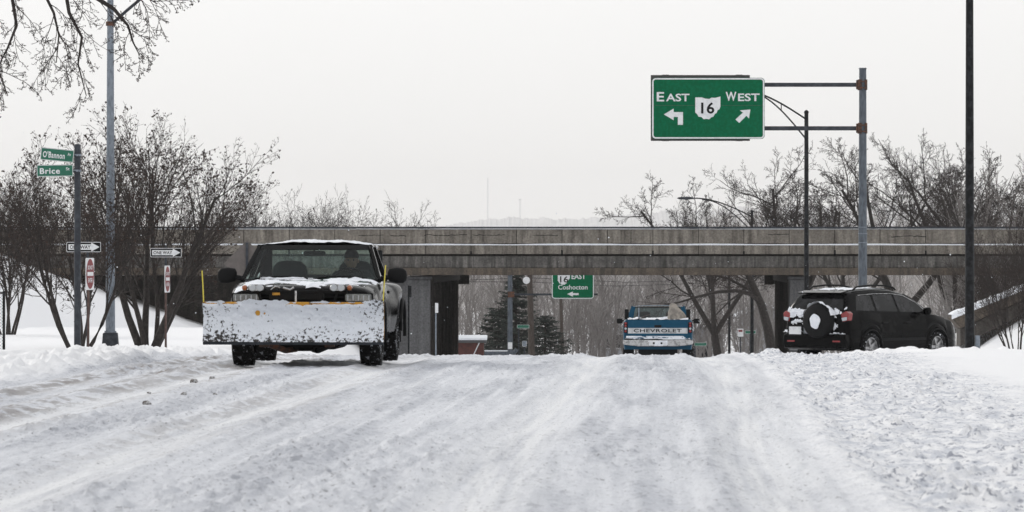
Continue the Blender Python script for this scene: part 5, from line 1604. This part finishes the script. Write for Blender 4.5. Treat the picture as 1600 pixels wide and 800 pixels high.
def leaves_mb(out, rg_, lvl, frac, size, b=None):
    b = b or MB()
    for pts, rad in out[lvl]:
        if rg_.random() < frac:
            for _ in range(rg_.choice((1, 1, 2, 3))):
                p = pts[-1 if rg_.random() < .6 else rg_.randrange(1, len(pts))] + rvec(rg_) * size * .6
                u = rvec(rg_); v = u.cross(rvec(rg_)).normalized(); s_ = size * rg_.uniform(.5, 1.3)
                b.add([p - u * s_ * .5, p + v * s_ * .28, p + u * s_ * .5 + Vector((0, 0, -s_ * .15)), p - v * s_ * .28], [(0, 1, 2, 3)])
    return b

def tree_obj(name, label, cat, loc, out, bark, twig, group=None, rotz=0, leaf=None, split=2):
    t = thing(name, label, cat, loc, rotz, group)
    tb = MB()
    for l in range(split): 
        for pts, rad in out[l]: tb.tube(pts, rad, 8 if l == 0 else 5, cap=False)
    tb.build('trunk', bark, t, smooth=60)
    cb = MB()
    for l in range(split, len(out)):
        for pts, rad in out[l]: cb.tube(pts, rad, 3, cap=False)
    cb.build('crown', twig, t)
    if leaf:
        leaf.build('leaves', M['leaf'], t)
    return t

# --- multi-stemmed shrubs with dead leaves on the left
PS = dict(seg=[9, 6, 4, 3], wig=[.10, .13, .16, .20], up=[.05, .06, .06, .03], taper=.25, kids=[16, 9, 5], t0=[.26, .15, .12],
          ang=[30, 36, 42], ratio=[.58, .5, .5], thick=.011, rmin=.005)
def tree_top(out):
    return max(p.z for l in out for pts, _ in l for p in pts)
def shrub(label, px, D, seed, stems, H, spread, bias=0., r0=.07, leaf=.5, P=PS, group='leafless shrubs left of the road', name='shrub', lsize=.095, zoff=0):
    rg_ = random.Random(seed)
    X = Xp(px, D); z = gb(X, D) + zoff
    out = [[] for _ in P['seg']]
    for i in range(stems):
        a = 2 * math.pi * i / stems + rg_.uniform(-.3, .3)
        tilt = R(rg_.uniform(.25, 1.0) * spread)
        d = Vector((math.cos(a) * math.sin(tilt) + bias, math.sin(a) * math.sin(tilt), math.cos(tilt)))
        grow(out, rg_, Vector((math.cos(a) * .16, math.sin(a) * .12, -.2)), d, .72 * H * rg_.uniform(.85, 1.05), r0 * rg_.uniform(.5, 1.1), 0, P)
    k = H / tree_top(out)
    for l in out:
        for pts, rad in l:
            for p in pts: p *= k
    lf = leaves_mb(out, rg_, len(P['seg']) - 1, leaf, lsize)
    return tree_obj(name, label, 'shrub', (X, D, z), out, M['bark'], M['twig_brown'], group, 0, lf, 2)
shrub('big bare shrub with dead leaves right of the pale lamp pole', 232, 149, 15, 6, 7.2, 34, .05, .13, .75)
shrub('smaller bare shrub behind the street name post, leaning stems', 122, 143, 23, 5, 6.3, 36, -.08, .11, .6)
shrub('bare shrub cut by the left edge of the picture', 12, 176, 31, 7, 6.2, 40, 0., .05, .2)

# --- tops of bare thickets that show over the bridge on the left, and trees on the right
PT = dict(seg=[7, 5, 4, 3, 2], wig=[.12, .20, .22, .24, .26], up=[.0, .02, .04, .05, .02], taper=.32, kids=[8, 7, 7, 5], t0=[.28, .2, .12, .1],
          ang=[40, 42, 44, 48], ratio=[.60, .55, .50, .46], thick=.014, rmin=.008)
def make_tree(seed, H, r0, P=PT, lean=(0, 0), trunk_frac=.62, forks=0):
    rg_ = random.Random(seed)
    out = [[] for _ in P['seg']]
    if not forks:
        grow(out, rg_, Vector((0, 0, -.4)), Vector((lean[0], lean[1], 1)), H * trunk_frac, r0, 0, P)
    else:
        zf = H * .18
        out[0].append(([Vector((0, 0, -.4)), Vector((lean[0] * zf * .5, 0, zf * .5)), Vector((lean[0] * zf, 0, zf))], [r0 * 1.15, r0, r0 * .9]))
        for i in range(forks):
            a = 2 * math.pi * i / forks + rg_.uniform(-.4, .4)
            d = Vector((math.cos(a) * .62 + lean[0], math.sin(a) * .35, 1))
            grow(out, rg_, Vector((lean[0] * zf, 0, zf)), d, H * (trunk_frac - .05) * rg_.uniform(.8, 1.05), r0 * .65, 0, P)
    return out
def tree_top(out):
    return max(p.z for l in out for pts, _ in l for p in pts)

RT = 'bare trees standing beyond the overpass'
TREES = [  # px, D, seed, top row, radius, lean, forks, label
    (1128, 285, 41, 266, .20, (-.16, 0), 4, 'low bare tree over the bridge just left of the arched street lamp'),
    (1243, 272, 52, 218, .24, (-.08, 0), 3, 'bare tree behind the black lamp pole, twisted upright trunk'),
    (1318, 292, 43, 243, .20, (.10, 0), 3, 'bare tree showing between the black lamp pole and sign pole'),
    (1415, 278, 44, 212, .26, (-.08, 0), 3, 'tall forked bare tree right of the big sign pole'),
    (1490, 285, 45, 204, .26, (.04, 0), 3, 'densely twigged bare tree just left of the thick right pole'),
    (1562, 275, 46, 200, .24, (.02, 0), 3, 'tallest bare tree at the right edge, beyond the thick pole'),
    (1600, 262, 47, 236, .20, (-.12, 0), 2, 'bare tree cut by the right edge of the picture'),
]
for px, D, seed, ty, r0, lean, forks, lab in TREES:
    z0 = gb(Xp(px, D), D)
    H = CAMZ + (HY - ty) / FPX * D - z0
    out = make_tree(seed, H, r0, PT, lean, .60, forks)
    k = H / tree_top(out)
    t = tree_obj('bare_tree', lab, 'tree', (Xp(px, D), D, z0), out, M['bark'], M['twig'], RT)
    t.scale = (k, k, k)
# leaning tree under the bridge with its long drooping limb
PB = dict(PT); PB['up'] = [0, -.02, -.06, -.10, -.10]; PB['kids'] = [10, 9, 7, 5]
D = 258.0; Xb = Xp(1207, D); zb = gb(Xb, D)
bb = Vector((Xb, D, zb))
rg_ = random.Random(77)
out = [[] for _ in PB['seg']]
def pl_(pts, D=D, dy=0): return [at(x, y, D) - bb + Vector((0, dy * i, 0)) for i, (x, y) in enumerate(pts)]
tr = pl_([(1209, 640), (1206, 548), (1199, 510), (1190, 478), (1176, 445), (1164, 418), (1154, 385)])
out[0].append((tr, [.30, .27, .24, .21, .18, .15, .11]))
sprout(out, rg_, tr[3:], [.2, .16, .12, .10], 5.0, 0, PT, .3)
for pts, rad in ((pl_([(1188, 472), (1172, 459), (1150, 454), (1120, 456), (1090, 463), (1060, 472), (1036, 476)], dy=-.3), [.13, .12, .105, .09, .07, .05, .03]),
                 (pl_([(1180, 455), (1165, 450), (1140, 436), (1110, 428)], dy=.3), [.11, .09, .07, .04]),
                 (pl_([(1160, 456), (1140, 470), (1118, 492), (1105, 505)], dy=-.2), [.06, .045, .03, .015]),
                 (pl_([(1176, 445), (1170, 430), (1200, 405), (1215, 392)], dy=.2), [.10, .09, .07, .05])):
    out[1].append((pts, rad))
    L_b = (pts[-1] - pts[0]).length
    sprout(out, rg_, pts, rad, L_b, 1, PB, .15)
tree_obj('bare_tree', 'leaning dark tree seen under the bridge with long drooping limb', 'tree', bb, out, M['bark'], M['twig_brown'], RT)
# thickets
PK = dict(PS); PK['rmin'] = .009; PK['thick'] = .016
for px, D, seed, ty, lab in ((410, 262, 61, 280, 'bare thicket top over the bridge above the plow truck roof'),
                             (478, 268, 62, 286, 'bare bush top over the bridge, second left from the open sky'),
                             (560, 272, 63, 296, 'low bare bush top over the bridge, nearest the open sky'),
                             (330, 258, 64, 300, 'bare thicket over the bridge behind the big shrub'),
                             (205, 262, 66, 300, 'bare thicket over the bridge behind the pale lamp pole'),
                             (60, 260, 67, 285, 'bare thicket over the bridge near the left edge')):
    z0 = gb(Xp(px, D), D)
    H = CAMZ + (HY - ty) / FPX * D - z0
    rg_ = random.Random(seed); out = [[] for _ in PK['seg']]
    for i in range(13):
        a = 2 * math.pi * i / 13 + rg_.uniform(-.3, .3); tilt = R(rg_.uniform(.2, 1) * 46)
        grow(out, rg_, Vector((math.cos(a) * .9, math.sin(a) * .6, -.2)), Vector((math.cos(a) * math.sin(tilt), math.sin(a) * math.sin(tilt), math.cos(tilt))), H * rg_.uniform(.7, 1.0), .06, 0, PK)
    k = H / tree_top(out)
    t = tree_obj('thicket', lab, 'bush', (Xp(px, D), D, z0), out, M['bark'], M['twig'], 'thickets showing over the left of the bridge', 0, leaves_mb(out, rg_, 3, .12, .12))
    t.scale = (k, k, k)
# brush at the right, in front of the bridge
shrub('tangled bare brush at the right edge in front of the bridge', 1590, 188, 71, 9, 6.0, 36, 0, .05, .04, group='bare brush on the right', name='shrub', zoff=-.1)
shrub('tall thin bare brush beside the tilted concrete slab', 1562, 206, 72, 6, 5.2, 34, .04, .04, .04, group='bare brush on the right', name='shrub', zoff=-.1)

# --- near tree whose drooping branches hang into the top left corner
ND = 66.0
nb = Vector((-9.2, ND + 1.5, gb(-9.2, ND + 1.5)))
PN = dict(seg=[8, 8, 6, 5, 3], wig=[.1, .14, .2, .24, .3], up=[.03, -.03, -.07, -.05, .05], taper=.3, kids=[8, 8, 7, 4], t0=[.4, .15, .12, .15],
          ang=[55, 42, 44, 48], ratio=[.6, .46, .46, .38], thick=.011, rmin=.0042)
rg_ = random.Random(91)
out = [[] for _ in PN['seg']]
out[0].append(([Vector((0, 0, -.3)), Vector((.05, 0, 1.5)), Vector((.1, .05, 3.2)), Vector((.0, .1, 5.2)), Vector((.1, .1, 7.5))], [.24, .19, .17, .13, .05]))
def nl(pts): return [at(x, y, ND + dy) - nb for x, y, dy in pts]
for pts, rad in ((nl([(-330, 10, 1.5), (-220, -60, 1), (-100, -90, .5), (-20, -60, 0), (18, -10, 0), (26, 40, 0), (12, 75, 0), (-6, 110, 0)]), [.07, .06, .045, .035, .026, .020, .014, .008]),
                 (nl([(-320, -60, 1.5), (-200, -150, 1), (-60, -150, 1), (30, -90, .5), (100, -30, .3), (108, 20, .2), (128, 58, .2), (122, 100, .2), (135, 150, .2)]), [.08, .07, .055, .04, .03, .024, .018, .012, .006]),
                 (nl([(-315, -120, 1.5), (-180, -230, 1), (0, -190, .5), (90, -90, 0), (140, -10, 0), (178, 14, 0), (200, 40, 0), (208, 66, 0), (218, 86, 0)]), [.085, .075, .06, .045, .034, .026, .018, .012, .006]),
                 (nl([(-300, 40, 1.5), (-200, 10, 1.5), (-90, 20, 1.2), (-40, 60, 1), (0, 115, 1), (12, 150, 1)]), [.05, .045, .035, .02, .012, .006]),
                 (nl([(20, -90, .5), (55, -40, .4), (84, 20, .3), (92, 55, .3), (88, 98, .3)]), [.03, .024, .018, .012, .006]),
                 (nl([(140, -60, .2), (176, -22, .1), (214, -12, 0), (246, 6, 0)]), [.03, .02, .012, .006])):
    out[1].append((pts, rad))
    sprout(out, rg_, pts, rad, 1.95, 1, PN, .42)
lf = leaves_mb(out, rg_, 4, .75, .030)
lf = leaves_mb(out, rg_, 3, .5, .028, lf)
tree_obj('bare_tree', 'nearest bare tree, its drooping budded branches hang into the top left corner', 'tree', nb, out, M['bark'], M['twig'], None, 0, lf)

# --- spruce, poles, signs and buildings beyond the bridge
def spruce(px, D, ty, seed, label):
    rg_ = random.Random(seed)
    X = Xp(px, D); z0 = gb(X, D)
    H = CAMZ + (HY - ty) / FPX * D - z0
    t = thing('spruce_tree', label, 'tree', (X, D, z0), 0, 'dark evergreens beyond the bridge')
    MB().tube([(0, 0, -.3), (0, 0, H * .5), (0, 0, H)], [.16, .1, .02], 7).build('trunk', M['bark'], t)
    b = MB(); z = .5
    br = MB()
    while z < H - .15:
        z_ = z
        f = 1 - z / H
        L = (.25 + 3.0 * f ** .85)
        for i in range(9):
            z = z_ + rg_.uniform(-.2, .2)
            a = rg_.uniform(0, 2 * math.pi); Lb = L * rg_.uniform(.6, 1.15)
            d = Vector((math.cos(a), math.sin(a), 0))
            pts = [Vector((0, 0, z)) + d * Lb * u + Vector((0, 0, -.25 * Lb * u + .25 * Lb * u * u + .1 * Lb * u)) for u in (0, .35, .7, 1)]
            br.tube(pts, [.03, .02, .015, .006], 3, cap=False)
            for k in range(18):
                u = rg_.uniform(.12, 1); q = Vector((0, 0, z)) + d * Lb * u + Vector((0, 0, -.15 * Lb * u + .25 * Lb * u * u))
                sd_ = d.cross(Vector((0, 0, 1))) * rg_.choice((-1, 1))
                e_ = (d * .5 + sd_ * rg_.uniform(.2, 1) + Vector((0, 0, rg_.uniform(-.5, .15)))).normalized() * rg_.uniform(.18, .42)
                w_ = Vector((0, 0, 1)).cross(e_).normalized() * .035 + Vector((0, 0, rg_.uniform(-.04, .04)))
                b.add([q - w_, q + w_, q + e_ + w_ * .2, q + e_ - w_ * .2], [(0, 1, 2, 3)])
        z = z_ + .20
    br.build('branches', M['bark'], t); b.build('crown', M['needles'], t)
    return t
spruce(806, 300, 425, 5, 'tall dark spruce beyond the bridge behind the grey sign pole')
spruce(779, 306, 478, 6, 'shorter dark spruce beyond the bridge beside the red brown shed')
spruce(852, 325, 492, 7, 'low dark evergreen between two wooden utility poles')

def utility(px0, pxt, D, ty, r, label):
    X = Xp(px0, D); z0 = gb(X, D); b0 = Vector((X, D, z0))
    g = thing('utility_pole', label, 'utility pole', b0, 0, 'wooden utility poles beyond the bridge')
    tp_ = lp(pxt, ty, D, b0)
    MB().tube([(0, 0, -.3), (tp_.x, 0, tp_.z)], [r, r * .72], 10).build('pole', M['wood'], g, smooth=60)
    Box('cross_arm', (tp_.x, 0, tp_.z - .5), (2.2, .1, .12), M['wood'], g)
    for k in (-1, -.5, .5, 1): MB().lathe([(0, .04), (.1, .05), (.14, .02)], (tp_.x + k, 0, tp_.z - .44), 'z', 8).build('insulator', M['steel_dark'], g)
    return g, tp_, b0
up1 = utility(832, 826, 285, 366, .20, 'thick wooden utility pole just right of the spruce')
u2 = utility(880, 874, 330, 372, .13, 'leaning wooden utility pole below the Coshocton sign')
utility(924, 924, 380, 372, .13, 'thin wooden utility pole right of the Coshocton sign')
utility(903, 903, 365, 374, .13, 'thin wooden utility pole under the right half of the Coshocton sign')
o = MB().lathe([(0, .01), (.02, .20), (.05, .20)], (0, 0, 0), 'y', 24).build('disc', M['sign_white'], None)
o.name = 'round_sign'; o.location = at(822.5, 438, 284.6) ; tag(o, 'small round white sign on the thick wooden utility pole', 'sign')
for i, (pts) in enumerate(([(640, 431, 283), (722, 438, 284), (826, 434, 285), (980, 441, 300), (1120, 437, 320), (1260, 432, 330)],
                           [(640, 440, 284), (826, 440.5, 285), (960, 447, 300), (1100, 443, 320), (1260, 440, 330)],
                           [(920, 500, 378), (1010, 506, 378), (1130, 508, 378), (1240, 506, 378)])):
    o = MB().tube([at(*p) for p in pts], .014, 4).build('power_line', M['plastic'], None, smooth=60)
    tag(pin(o, at(*pts[0])), ('upper power line crossing the view under the bridge', 'second power line just below the upper one', 'lowest power line behind the blue pickup')[i], 'power line')

def small_sign(px, D, rect, m, label, name='street_sign', words=None, word_m=None, post='steel_dark', cat='street sign', rail=False):
    X = Xp(px, D); z0 = gb(X, D); b0 = Vector((X, D, z0))
    g = thing(name, label, cat, b0)
    zt = lp(0, rect[1], D, b0).z
    MB().box((0, .04, zt / 2 - .1), (.06, .05, zt + .2)).build('post', M[post], g)
    p = sign_board(b0, D, rect, g, m, M['sign_white'] if m is not M['sign_white'] else None, .012, .02, th=.015, yoff=-.02)
    return g, p, b0
D = 282
g, p, b0 = small_sign(810.5, D, (808, 507.5, 827, 513), M['sign_green_far'], 'small green street sign just left of the thick wooden utility pole')
small_sign(819.5, 280, (816, 532.5, 823, 541.5), M['steel_light'], 'small grey square sign under the green street sign', 'road_sign', cat='road sign')
g, p, b0 = small_sign(1157, 300, (1153, 513.5, 1161.5, 526), M['sign_white'], 'small white and red sign between the two thin black poles', 'road_sign', cat='road sign')
a = lp(1157, 517, 300, b0); Box('red_patch', (0, -.026, a.z), (.24, .006, .12), M['sign_red'], p)
small_sign(1172, 310, (1164, 516.5, 1181, 521.5), M['sign_green_far'], 'small green street sign crossing behind the thicker black pole')
small_sign(1086, 330, (1085, 535.5, 1104, 540.5), M['sign_green_far'], 'small green street sign low beside the blue pickup')

# red brown shed
D = 268.0
b0 = Vector((Xp(740, D), D, gb(Xp(740, D), D)))
g = thing('shed', 'red brown shed with snowy roof right of the left bridge pier', 'building', b0)
x0 = lp(716, 0, D, b0).x; x1 = lp(756, 0, D, b0).x; zt = lp(0, 532, D, b0).z
n_b = 14
for i in range(n_b):
    w_ = (x1 - x0) / n_b
    Box('board', (x0 + w_ * (i + .5), 0, zt / 2 - .1), (w_ - .012, .05, zt + .2), M['brick'], g)
MB().box(((x0 + x1) / 2, 1.6, zt / 2 - .1), (x1 - x0 - .02, 3.1, zt + .15)).build('wall', M['brick'], g)
MB().prism([(-.2, zt), (3.4, zt + .08), (3.4, zt - .04), (-.2, zt - .12)], x0 - .2, x1 + .15, 'x').build('roof', M['roofing'], g)
MB().prism([(-.25, zt + .02), (3.4, zt + .11), (3.4, zt + .24), (-.22, zt + .13)], x0 - .22, x1 + .17, 'x').build('roof_snow', M['snow'], g, bevel=.03)
MB().tube([(x1 - .2, -.15, lp(0, 533, D, b0).z), (x1 - .62, -.15, lp(0, 560, D, b0).z)], .03, 5).build('downpipe', M['sign_white'], g)
# guard rail with snow on it
D = 266.0
b0 = Vector((Xp(757, D), D, gb(Xp(757, D), D)))
g = thing('guard_rail', 'low snow-topped guard rail with curved end beyond the bridge', 'guard rail', b0)
zt = lp(0, 552, D, b0).z
x1 = lp(800, 0, D, b0).x
MB().tube([(0, 0, zt), (x1, 0, zt), (x1 + .15, -.02, zt + .08), (x1 + .25, -.02, zt + .22)], .11, 8).build('rail', M['steel'], g, smooth=60)
MB().tube([(0, 0, zt + .12), (x1, 0, zt + .12)], .045, 6).build('rail_snow', M['snow'], g, smooth=60)
for k in range(3): Box('post', (.2 + k * (x1 - .3) / 2, .12, zt / 2), (.12, .12, zt), M['wood'], g)

def house(px0, px1, D, ywall, yridge, label, m, dep=7):
    X = Xp((px0 + px1) / 2, D); z0 = gb(X, D); b0 = Vector((X, D, z0))
    g = thing('house', label, 'house', b0, 0, 'houses beyond the bridge')
    xa = lp(px0, 0, D, b0).x; xb = lp(px1, 0, D, b0).x; zw = lp(0, ywall, D, b0).z; zr_ = lp(0, yridge, D, b0).z
    MB().prism([(xa, -.3), (xb, -.3), (xb, zw), ((xa + xb) / 2, zr_), (xa, zw)], 0, dep).build('wall', m, g)
    for sd, xx in ((-1, xa), (1, xb)):
        mx_ = (xa + xb) / 2
        rf = MB().prism([(xx + sd * .4, zw - .15), (mx_, zr_ + .06), (mx_, zr_ + .18), (xx + sd * .4, zw)], -.4, dep + .4).build('roof', M['roofing'], g)
        MB().prism([(xx + sd * .42, zw + .01), (mx_, zr_ + .19), (mx_, zr_ + .36), (xx + sd * .42, zw + .16)], -.42, dep + .4).build('roof_snow', M['snow'], g)
    n = max(2, int((xb - xa) / 2.2))
    nf = 2 if zw > 4.5 else 1
    for f in range(nf):
        for i in range(n):
            x = xa + (i + .5) * (xb - xa) / n; z = 1.4 + f * 2.7
            w = MB().box((x, -.03, z), (.95, .06, 1.25)).build('window', M['sign_white'], g)
            Box('pane', (x, -.065, z), (.78, .02, 1.06), M['dark_glass'], w)
    return g
house(1160, 1232, 395, 496, 480, 'pale house with snowy roof behind the leaning tree', M['house'])
house(1080, 1112, 372, 526, 512, 'small white house far behind the blue pickup', M['house'])
house(940, 975, 410, 520, 508, 'far pale house glimpsed just left of the blue pickup', M['house'])

# --- the wood on the rise behind: one mass
def wood_mass(name, label, n, seed, xr, dr, hr, mat_, twigs):
    rg_ = np.random.default_rng(seed)
    V = []; F = []
    xs = rg_.uniform(xr[0], xr[1], n); ds = rg_.uniform(dr[0], dr[1], n)
    xs = xs * ds / dr[0]
    zs_ = base_h(xs, ds); hs_ = rg_.uniform(hr[0], hr[1], n)
    hs_ = np.where(xs / ds < .032, np.minimum(hs_, np.maximum(1.5, (CAMZ + 38 / FPX * ds - zs_) * rg_.uniform(.75, 1, n))), hs_)
    k = 0
    def stick(p, q, r0, r1):
        nonlocal k
        for c, r in ((p, r0), (q, r1)):
            V.extend([(c[0] - r, c[1] - r * .6, c[2]), (c[0] + r, c[1] - r * .6, c[2]), (c[0], c[1] + r, c[2])])
        F.extend([(k, k + 1, k + 4, k + 3), (k + 1, k + 2, k + 5, k + 4), (k + 2, k, k + 3, k + 5)]); k += 6
    for i in range(n):
        x, d, z, h = xs[i], ds[i], zs_[i], hs_[i]
        lx, ly = rg_.uniform(-.22, .22, 2) * h
        r = h * .0075
        stick((x, d, z - .3), (x + lx, d + ly, z + h), r * 1.3, r * .25)
        for j in range(twigs):
            t = rg_.uniform(.12, .95); L = h * rg_.uniform(.18, .5) * (1.1 - .6 * t)
            a = rg_.uniform(0, 6.283); e_ = rg_.uniform(.3, 1.5)
            p = (x + lx * t, d + ly * t, z + h * t)
            q = (p[0] + math.cos(a) * L * math.cos(e_), p[1] + math.sin(a) * L * math.cos(e_), p[2] + math.sin(e_) * L)
            stick(p, q, r * .42, r * .2)
            a2 = a + rg_.uniform(-1, 1)
            m_ = tuple((p[c] + q[c]) / 2 for c in range(3)); L2 = L * .5
            stick(m_, (m_[0] + math.cos(a2) * L2 * .7, m_[1] + math.sin(a2) * L2 * .7, m_[2] + L2 * .7), r * .26, r * .14)
    me = bpy.data.meshes.new(name); me.from_pydata(V, [], F); me.materials.append(mat_)
    o = bpy.data.objects.new(name, me); S.collection.objects.link(o)
    return tag(o, label, 'wood', kind='stuff')
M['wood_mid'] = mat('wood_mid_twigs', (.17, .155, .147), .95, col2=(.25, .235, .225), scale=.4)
M['wood_back'] = mat('wood_back_twigs', (.34, .32, .31), .95, col2=(.42, .40, .39), scale=.2)  # wood twig colours raised pale to stand in for haze
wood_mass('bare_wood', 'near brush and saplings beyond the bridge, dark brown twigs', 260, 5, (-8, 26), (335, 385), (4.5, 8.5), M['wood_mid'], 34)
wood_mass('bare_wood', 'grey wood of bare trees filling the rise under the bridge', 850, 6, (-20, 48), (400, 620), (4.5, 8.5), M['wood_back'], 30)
wood_mass('bare_wood', 'dark bare wood right of the bridge pier and behind the black car', 220, 7, (22, 42), (262, 330), (6, 11), M['wood_mid'], 34)

# --- far ridge with its trees and two masts
def far_ridge():
    b = MB()
    D0 = 14000.0
    ctrl = [(-900, 356), (-300, 356), (300, 356), (640, 353), (700, 349), (770, 341), (800, 338), (860, 340), (910, 339), (960, 335), (1000, 331), (1040, 328), (1120, 324), (1300, 318), (1600, 316), (2300, 325)]
    pxs = np.arange(-900, 2300, 1.5)
    y = np.interp(pxs, [c[0] for c in ctrl], [c[1] for c in ctrl])
    y = y + (fbm(pxs * .06, pxs * 0, 7, 3) - .5) * 7 + (fbm(pxs * .35, pxs * 0, 9, 4, .7) - .5) * 6
    rows = []
    for dd, f in ((0, 0), (90, .55), (400, 1.0), (1200, .6)):
        rows.append([((p - 800) / FPX * D0, D0 + dd, -2 + (CAMZ + (HY - yy) / FPX * D0 + 2) * f) for p, yy in zip(pxs, y)])
    n = len(pxs)
    for r in rows: b.v.extend(r)
    for i in range(len(rows) - 1):
        for j in range(n - 1): b.f.append((i * n + j, i * n + j + 1, (i + 1) * n + j + 1, (i + 1) * n + j))
    o = b.build('far_hills', mat('haze_paled_hill_wood', (.60, .60, .61), .95, col2=(.50, .50, .51), scale=.02), None)  # snowy wood, its colour lightened further to stand in for haze
    o['kind'] = 'structure'
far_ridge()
D = 13600.0
for px, ty, kind in ((762, 278, 0), (812.5, 311, 1)):
    b0 = Vector((Xp(px, D), D, 0))
    g = thing('radio_mast', ('faint tall radio mast above the misty ridge', 'faint shorter mast with a wide head above the misty ridge')[kind], 'radio mast', b0)
    zt = lp(0, ty, D, b0).z
    b = MB()
    for a in range(3):
        t = 2 * math.pi * a / 3
        b.tube([(1.8 * math.cos(t), 1.8 * math.sin(t), 0), (1.0 * math.cos(t), 1.0 * math.sin(t), zt)], .6, 4)
    for z in range(4, int(zt), 6):
        for a in range(3):
            t = 2 * math.pi * a / 3; t2_ = 2 * math.pi * (a + 1) / 3
            b.tube([(1.0 * math.cos(t), 1.0 * math.sin(t), z), (1.0 * math.cos(t2_), 1.0 * math.sin(t2_), z + 3)], .12, 3)
    b.build('lattice', M['snow'], g)  # steel mast given the pale snow colour so that it stays faint
    if kind: MB().lathe([(-1, 1.5), (0, 3.6), (2.0, 3.6), (2.5, 1)], (0, 0, zt - 2), 'z', 12).build('antenna_head', M['snow'], g)

# clods of brown snow lying in the left wheel track
rk = random.Random(14)
clods = [(303, 598, .045), (331, 592, .03), (287, 617, .03), (336, 617, .022), (229, 632, .04), (233, 615, .02), (487, 604, .028), (537, 625, .03), (360, 603, .02), (322, 600, .022), (56, 714, .03)]
CL = ['largest brown snow clod, left of the plow truck front wheel', 'brown snow clod just right of the largest one', 'brown snow clod just below the largest one', 'small snow clod right of the lower pair on the left lane', 'wide pale brown snow clod nearest the left berm', 'tiny clod right beside the wide clod near the left berm', 'small clod in front of the middle of the plow', 'brown clod farthest right on the left lane', 'tiny clod just ahead of the plow truck right tyre', 'tiny clod stuck between the two largest clods', 'single brown clod nearest the camera at the lower left']
for i, (px, py, r) in enumerate((p_[0], p_[1], p_[2] * .7) for p_ in clods[:6]):
    D = CAMZ * FPX / (py - HY)
    for _ in range(3):
        z = gz(Xp(px, D), D); D = (CAMZ - z) * FPX / (py - HY)
    b = MB()
    def cf(u, v):
        th = 2 * math.pi * u; ph = math.pi * v
        k = 1 + .28 * math.sin(3 * th + i) * math.sin(2 * ph) + .15 * math.sin(5 * th + 2 * i)* math.sin(ph)
        return (r * 1.3 * k * math.sin(ph) * math.cos(th), r * k * math.sin(ph) * math.sin(th), r * .8 * k * math.cos(ph))
    b.grid(cf, 10, 7)
    o = b.build('snow_clod', mat('brown_clod', (.09, .075, .065), .9, col2=(.5, .5, .5), scale=30) if i == 0 else clod_m, None, smooth=40)
    if i == 0: clod_m = o.data.materials[0]
    o.location = (Xp(px, D), D, z + r * .3)
    tag(o, CL[i], 'snow clod', 'snow clods on the left lane')

# a few flakes blowing past
rk = random.Random(4)
b = MB()
for i in range(170):
    D = rk.uniform(60, 205); px = rk.uniform(0, 1600); py = rk.uniform(200, 550)
    p = at(px, py, D); 
    if p.z < gb(p.x, D) + .1: continue
    r = rk.uniform(.006, .012)
    b.add([p + Vector(q) * r for q in ((1, 0, 0), (-1, 0, 0), (0, 1, 0), (0, -1, 0), (0, 0, 1), (0, 0, -1))],
          [(0, 2, 4), (2, 1, 4), (1, 3, 4), (3, 0, 4), (2, 0, 5), (1, 2, 5), (3, 1, 5), (0, 3, 5)])
tag(b.build('snowflakes', M['snow'], None), 'few loose snowflakes drifting in the air over the road', 'snowflakes', kind='stuff')

# ------------------------------------------------------------------ haze
hz = MB().box((0, 8300, 118), (17000, 17000, 262)).build('haze', M['snow'], None)
hm = bpy.data.materials.new('haze'); hm.use_nodes = True
for n in list(hm.node_tree.nodes):
    if n.type != 'OUTPUT_MATERIAL': hm.node_tree.nodes.remove(n)
pv = hm.node_tree.nodes.new('ShaderNodeVolumePrincipled')
pv.inputs['Color'].default_value = (1, 1, 1, 1)
pv.inputs['Density'].default_value = .00006
hm.node_tree.links.new(pv.outputs[0], hm.node_tree.nodes['Material Output'].inputs['Volume'])
hz.data.materials.clear(); hz.data.materials.append(hm)
hz['kind'] = 'stuff'; hz['label'] = 'pale winter haze filling the valley air'; hz['category'] = 'haze'
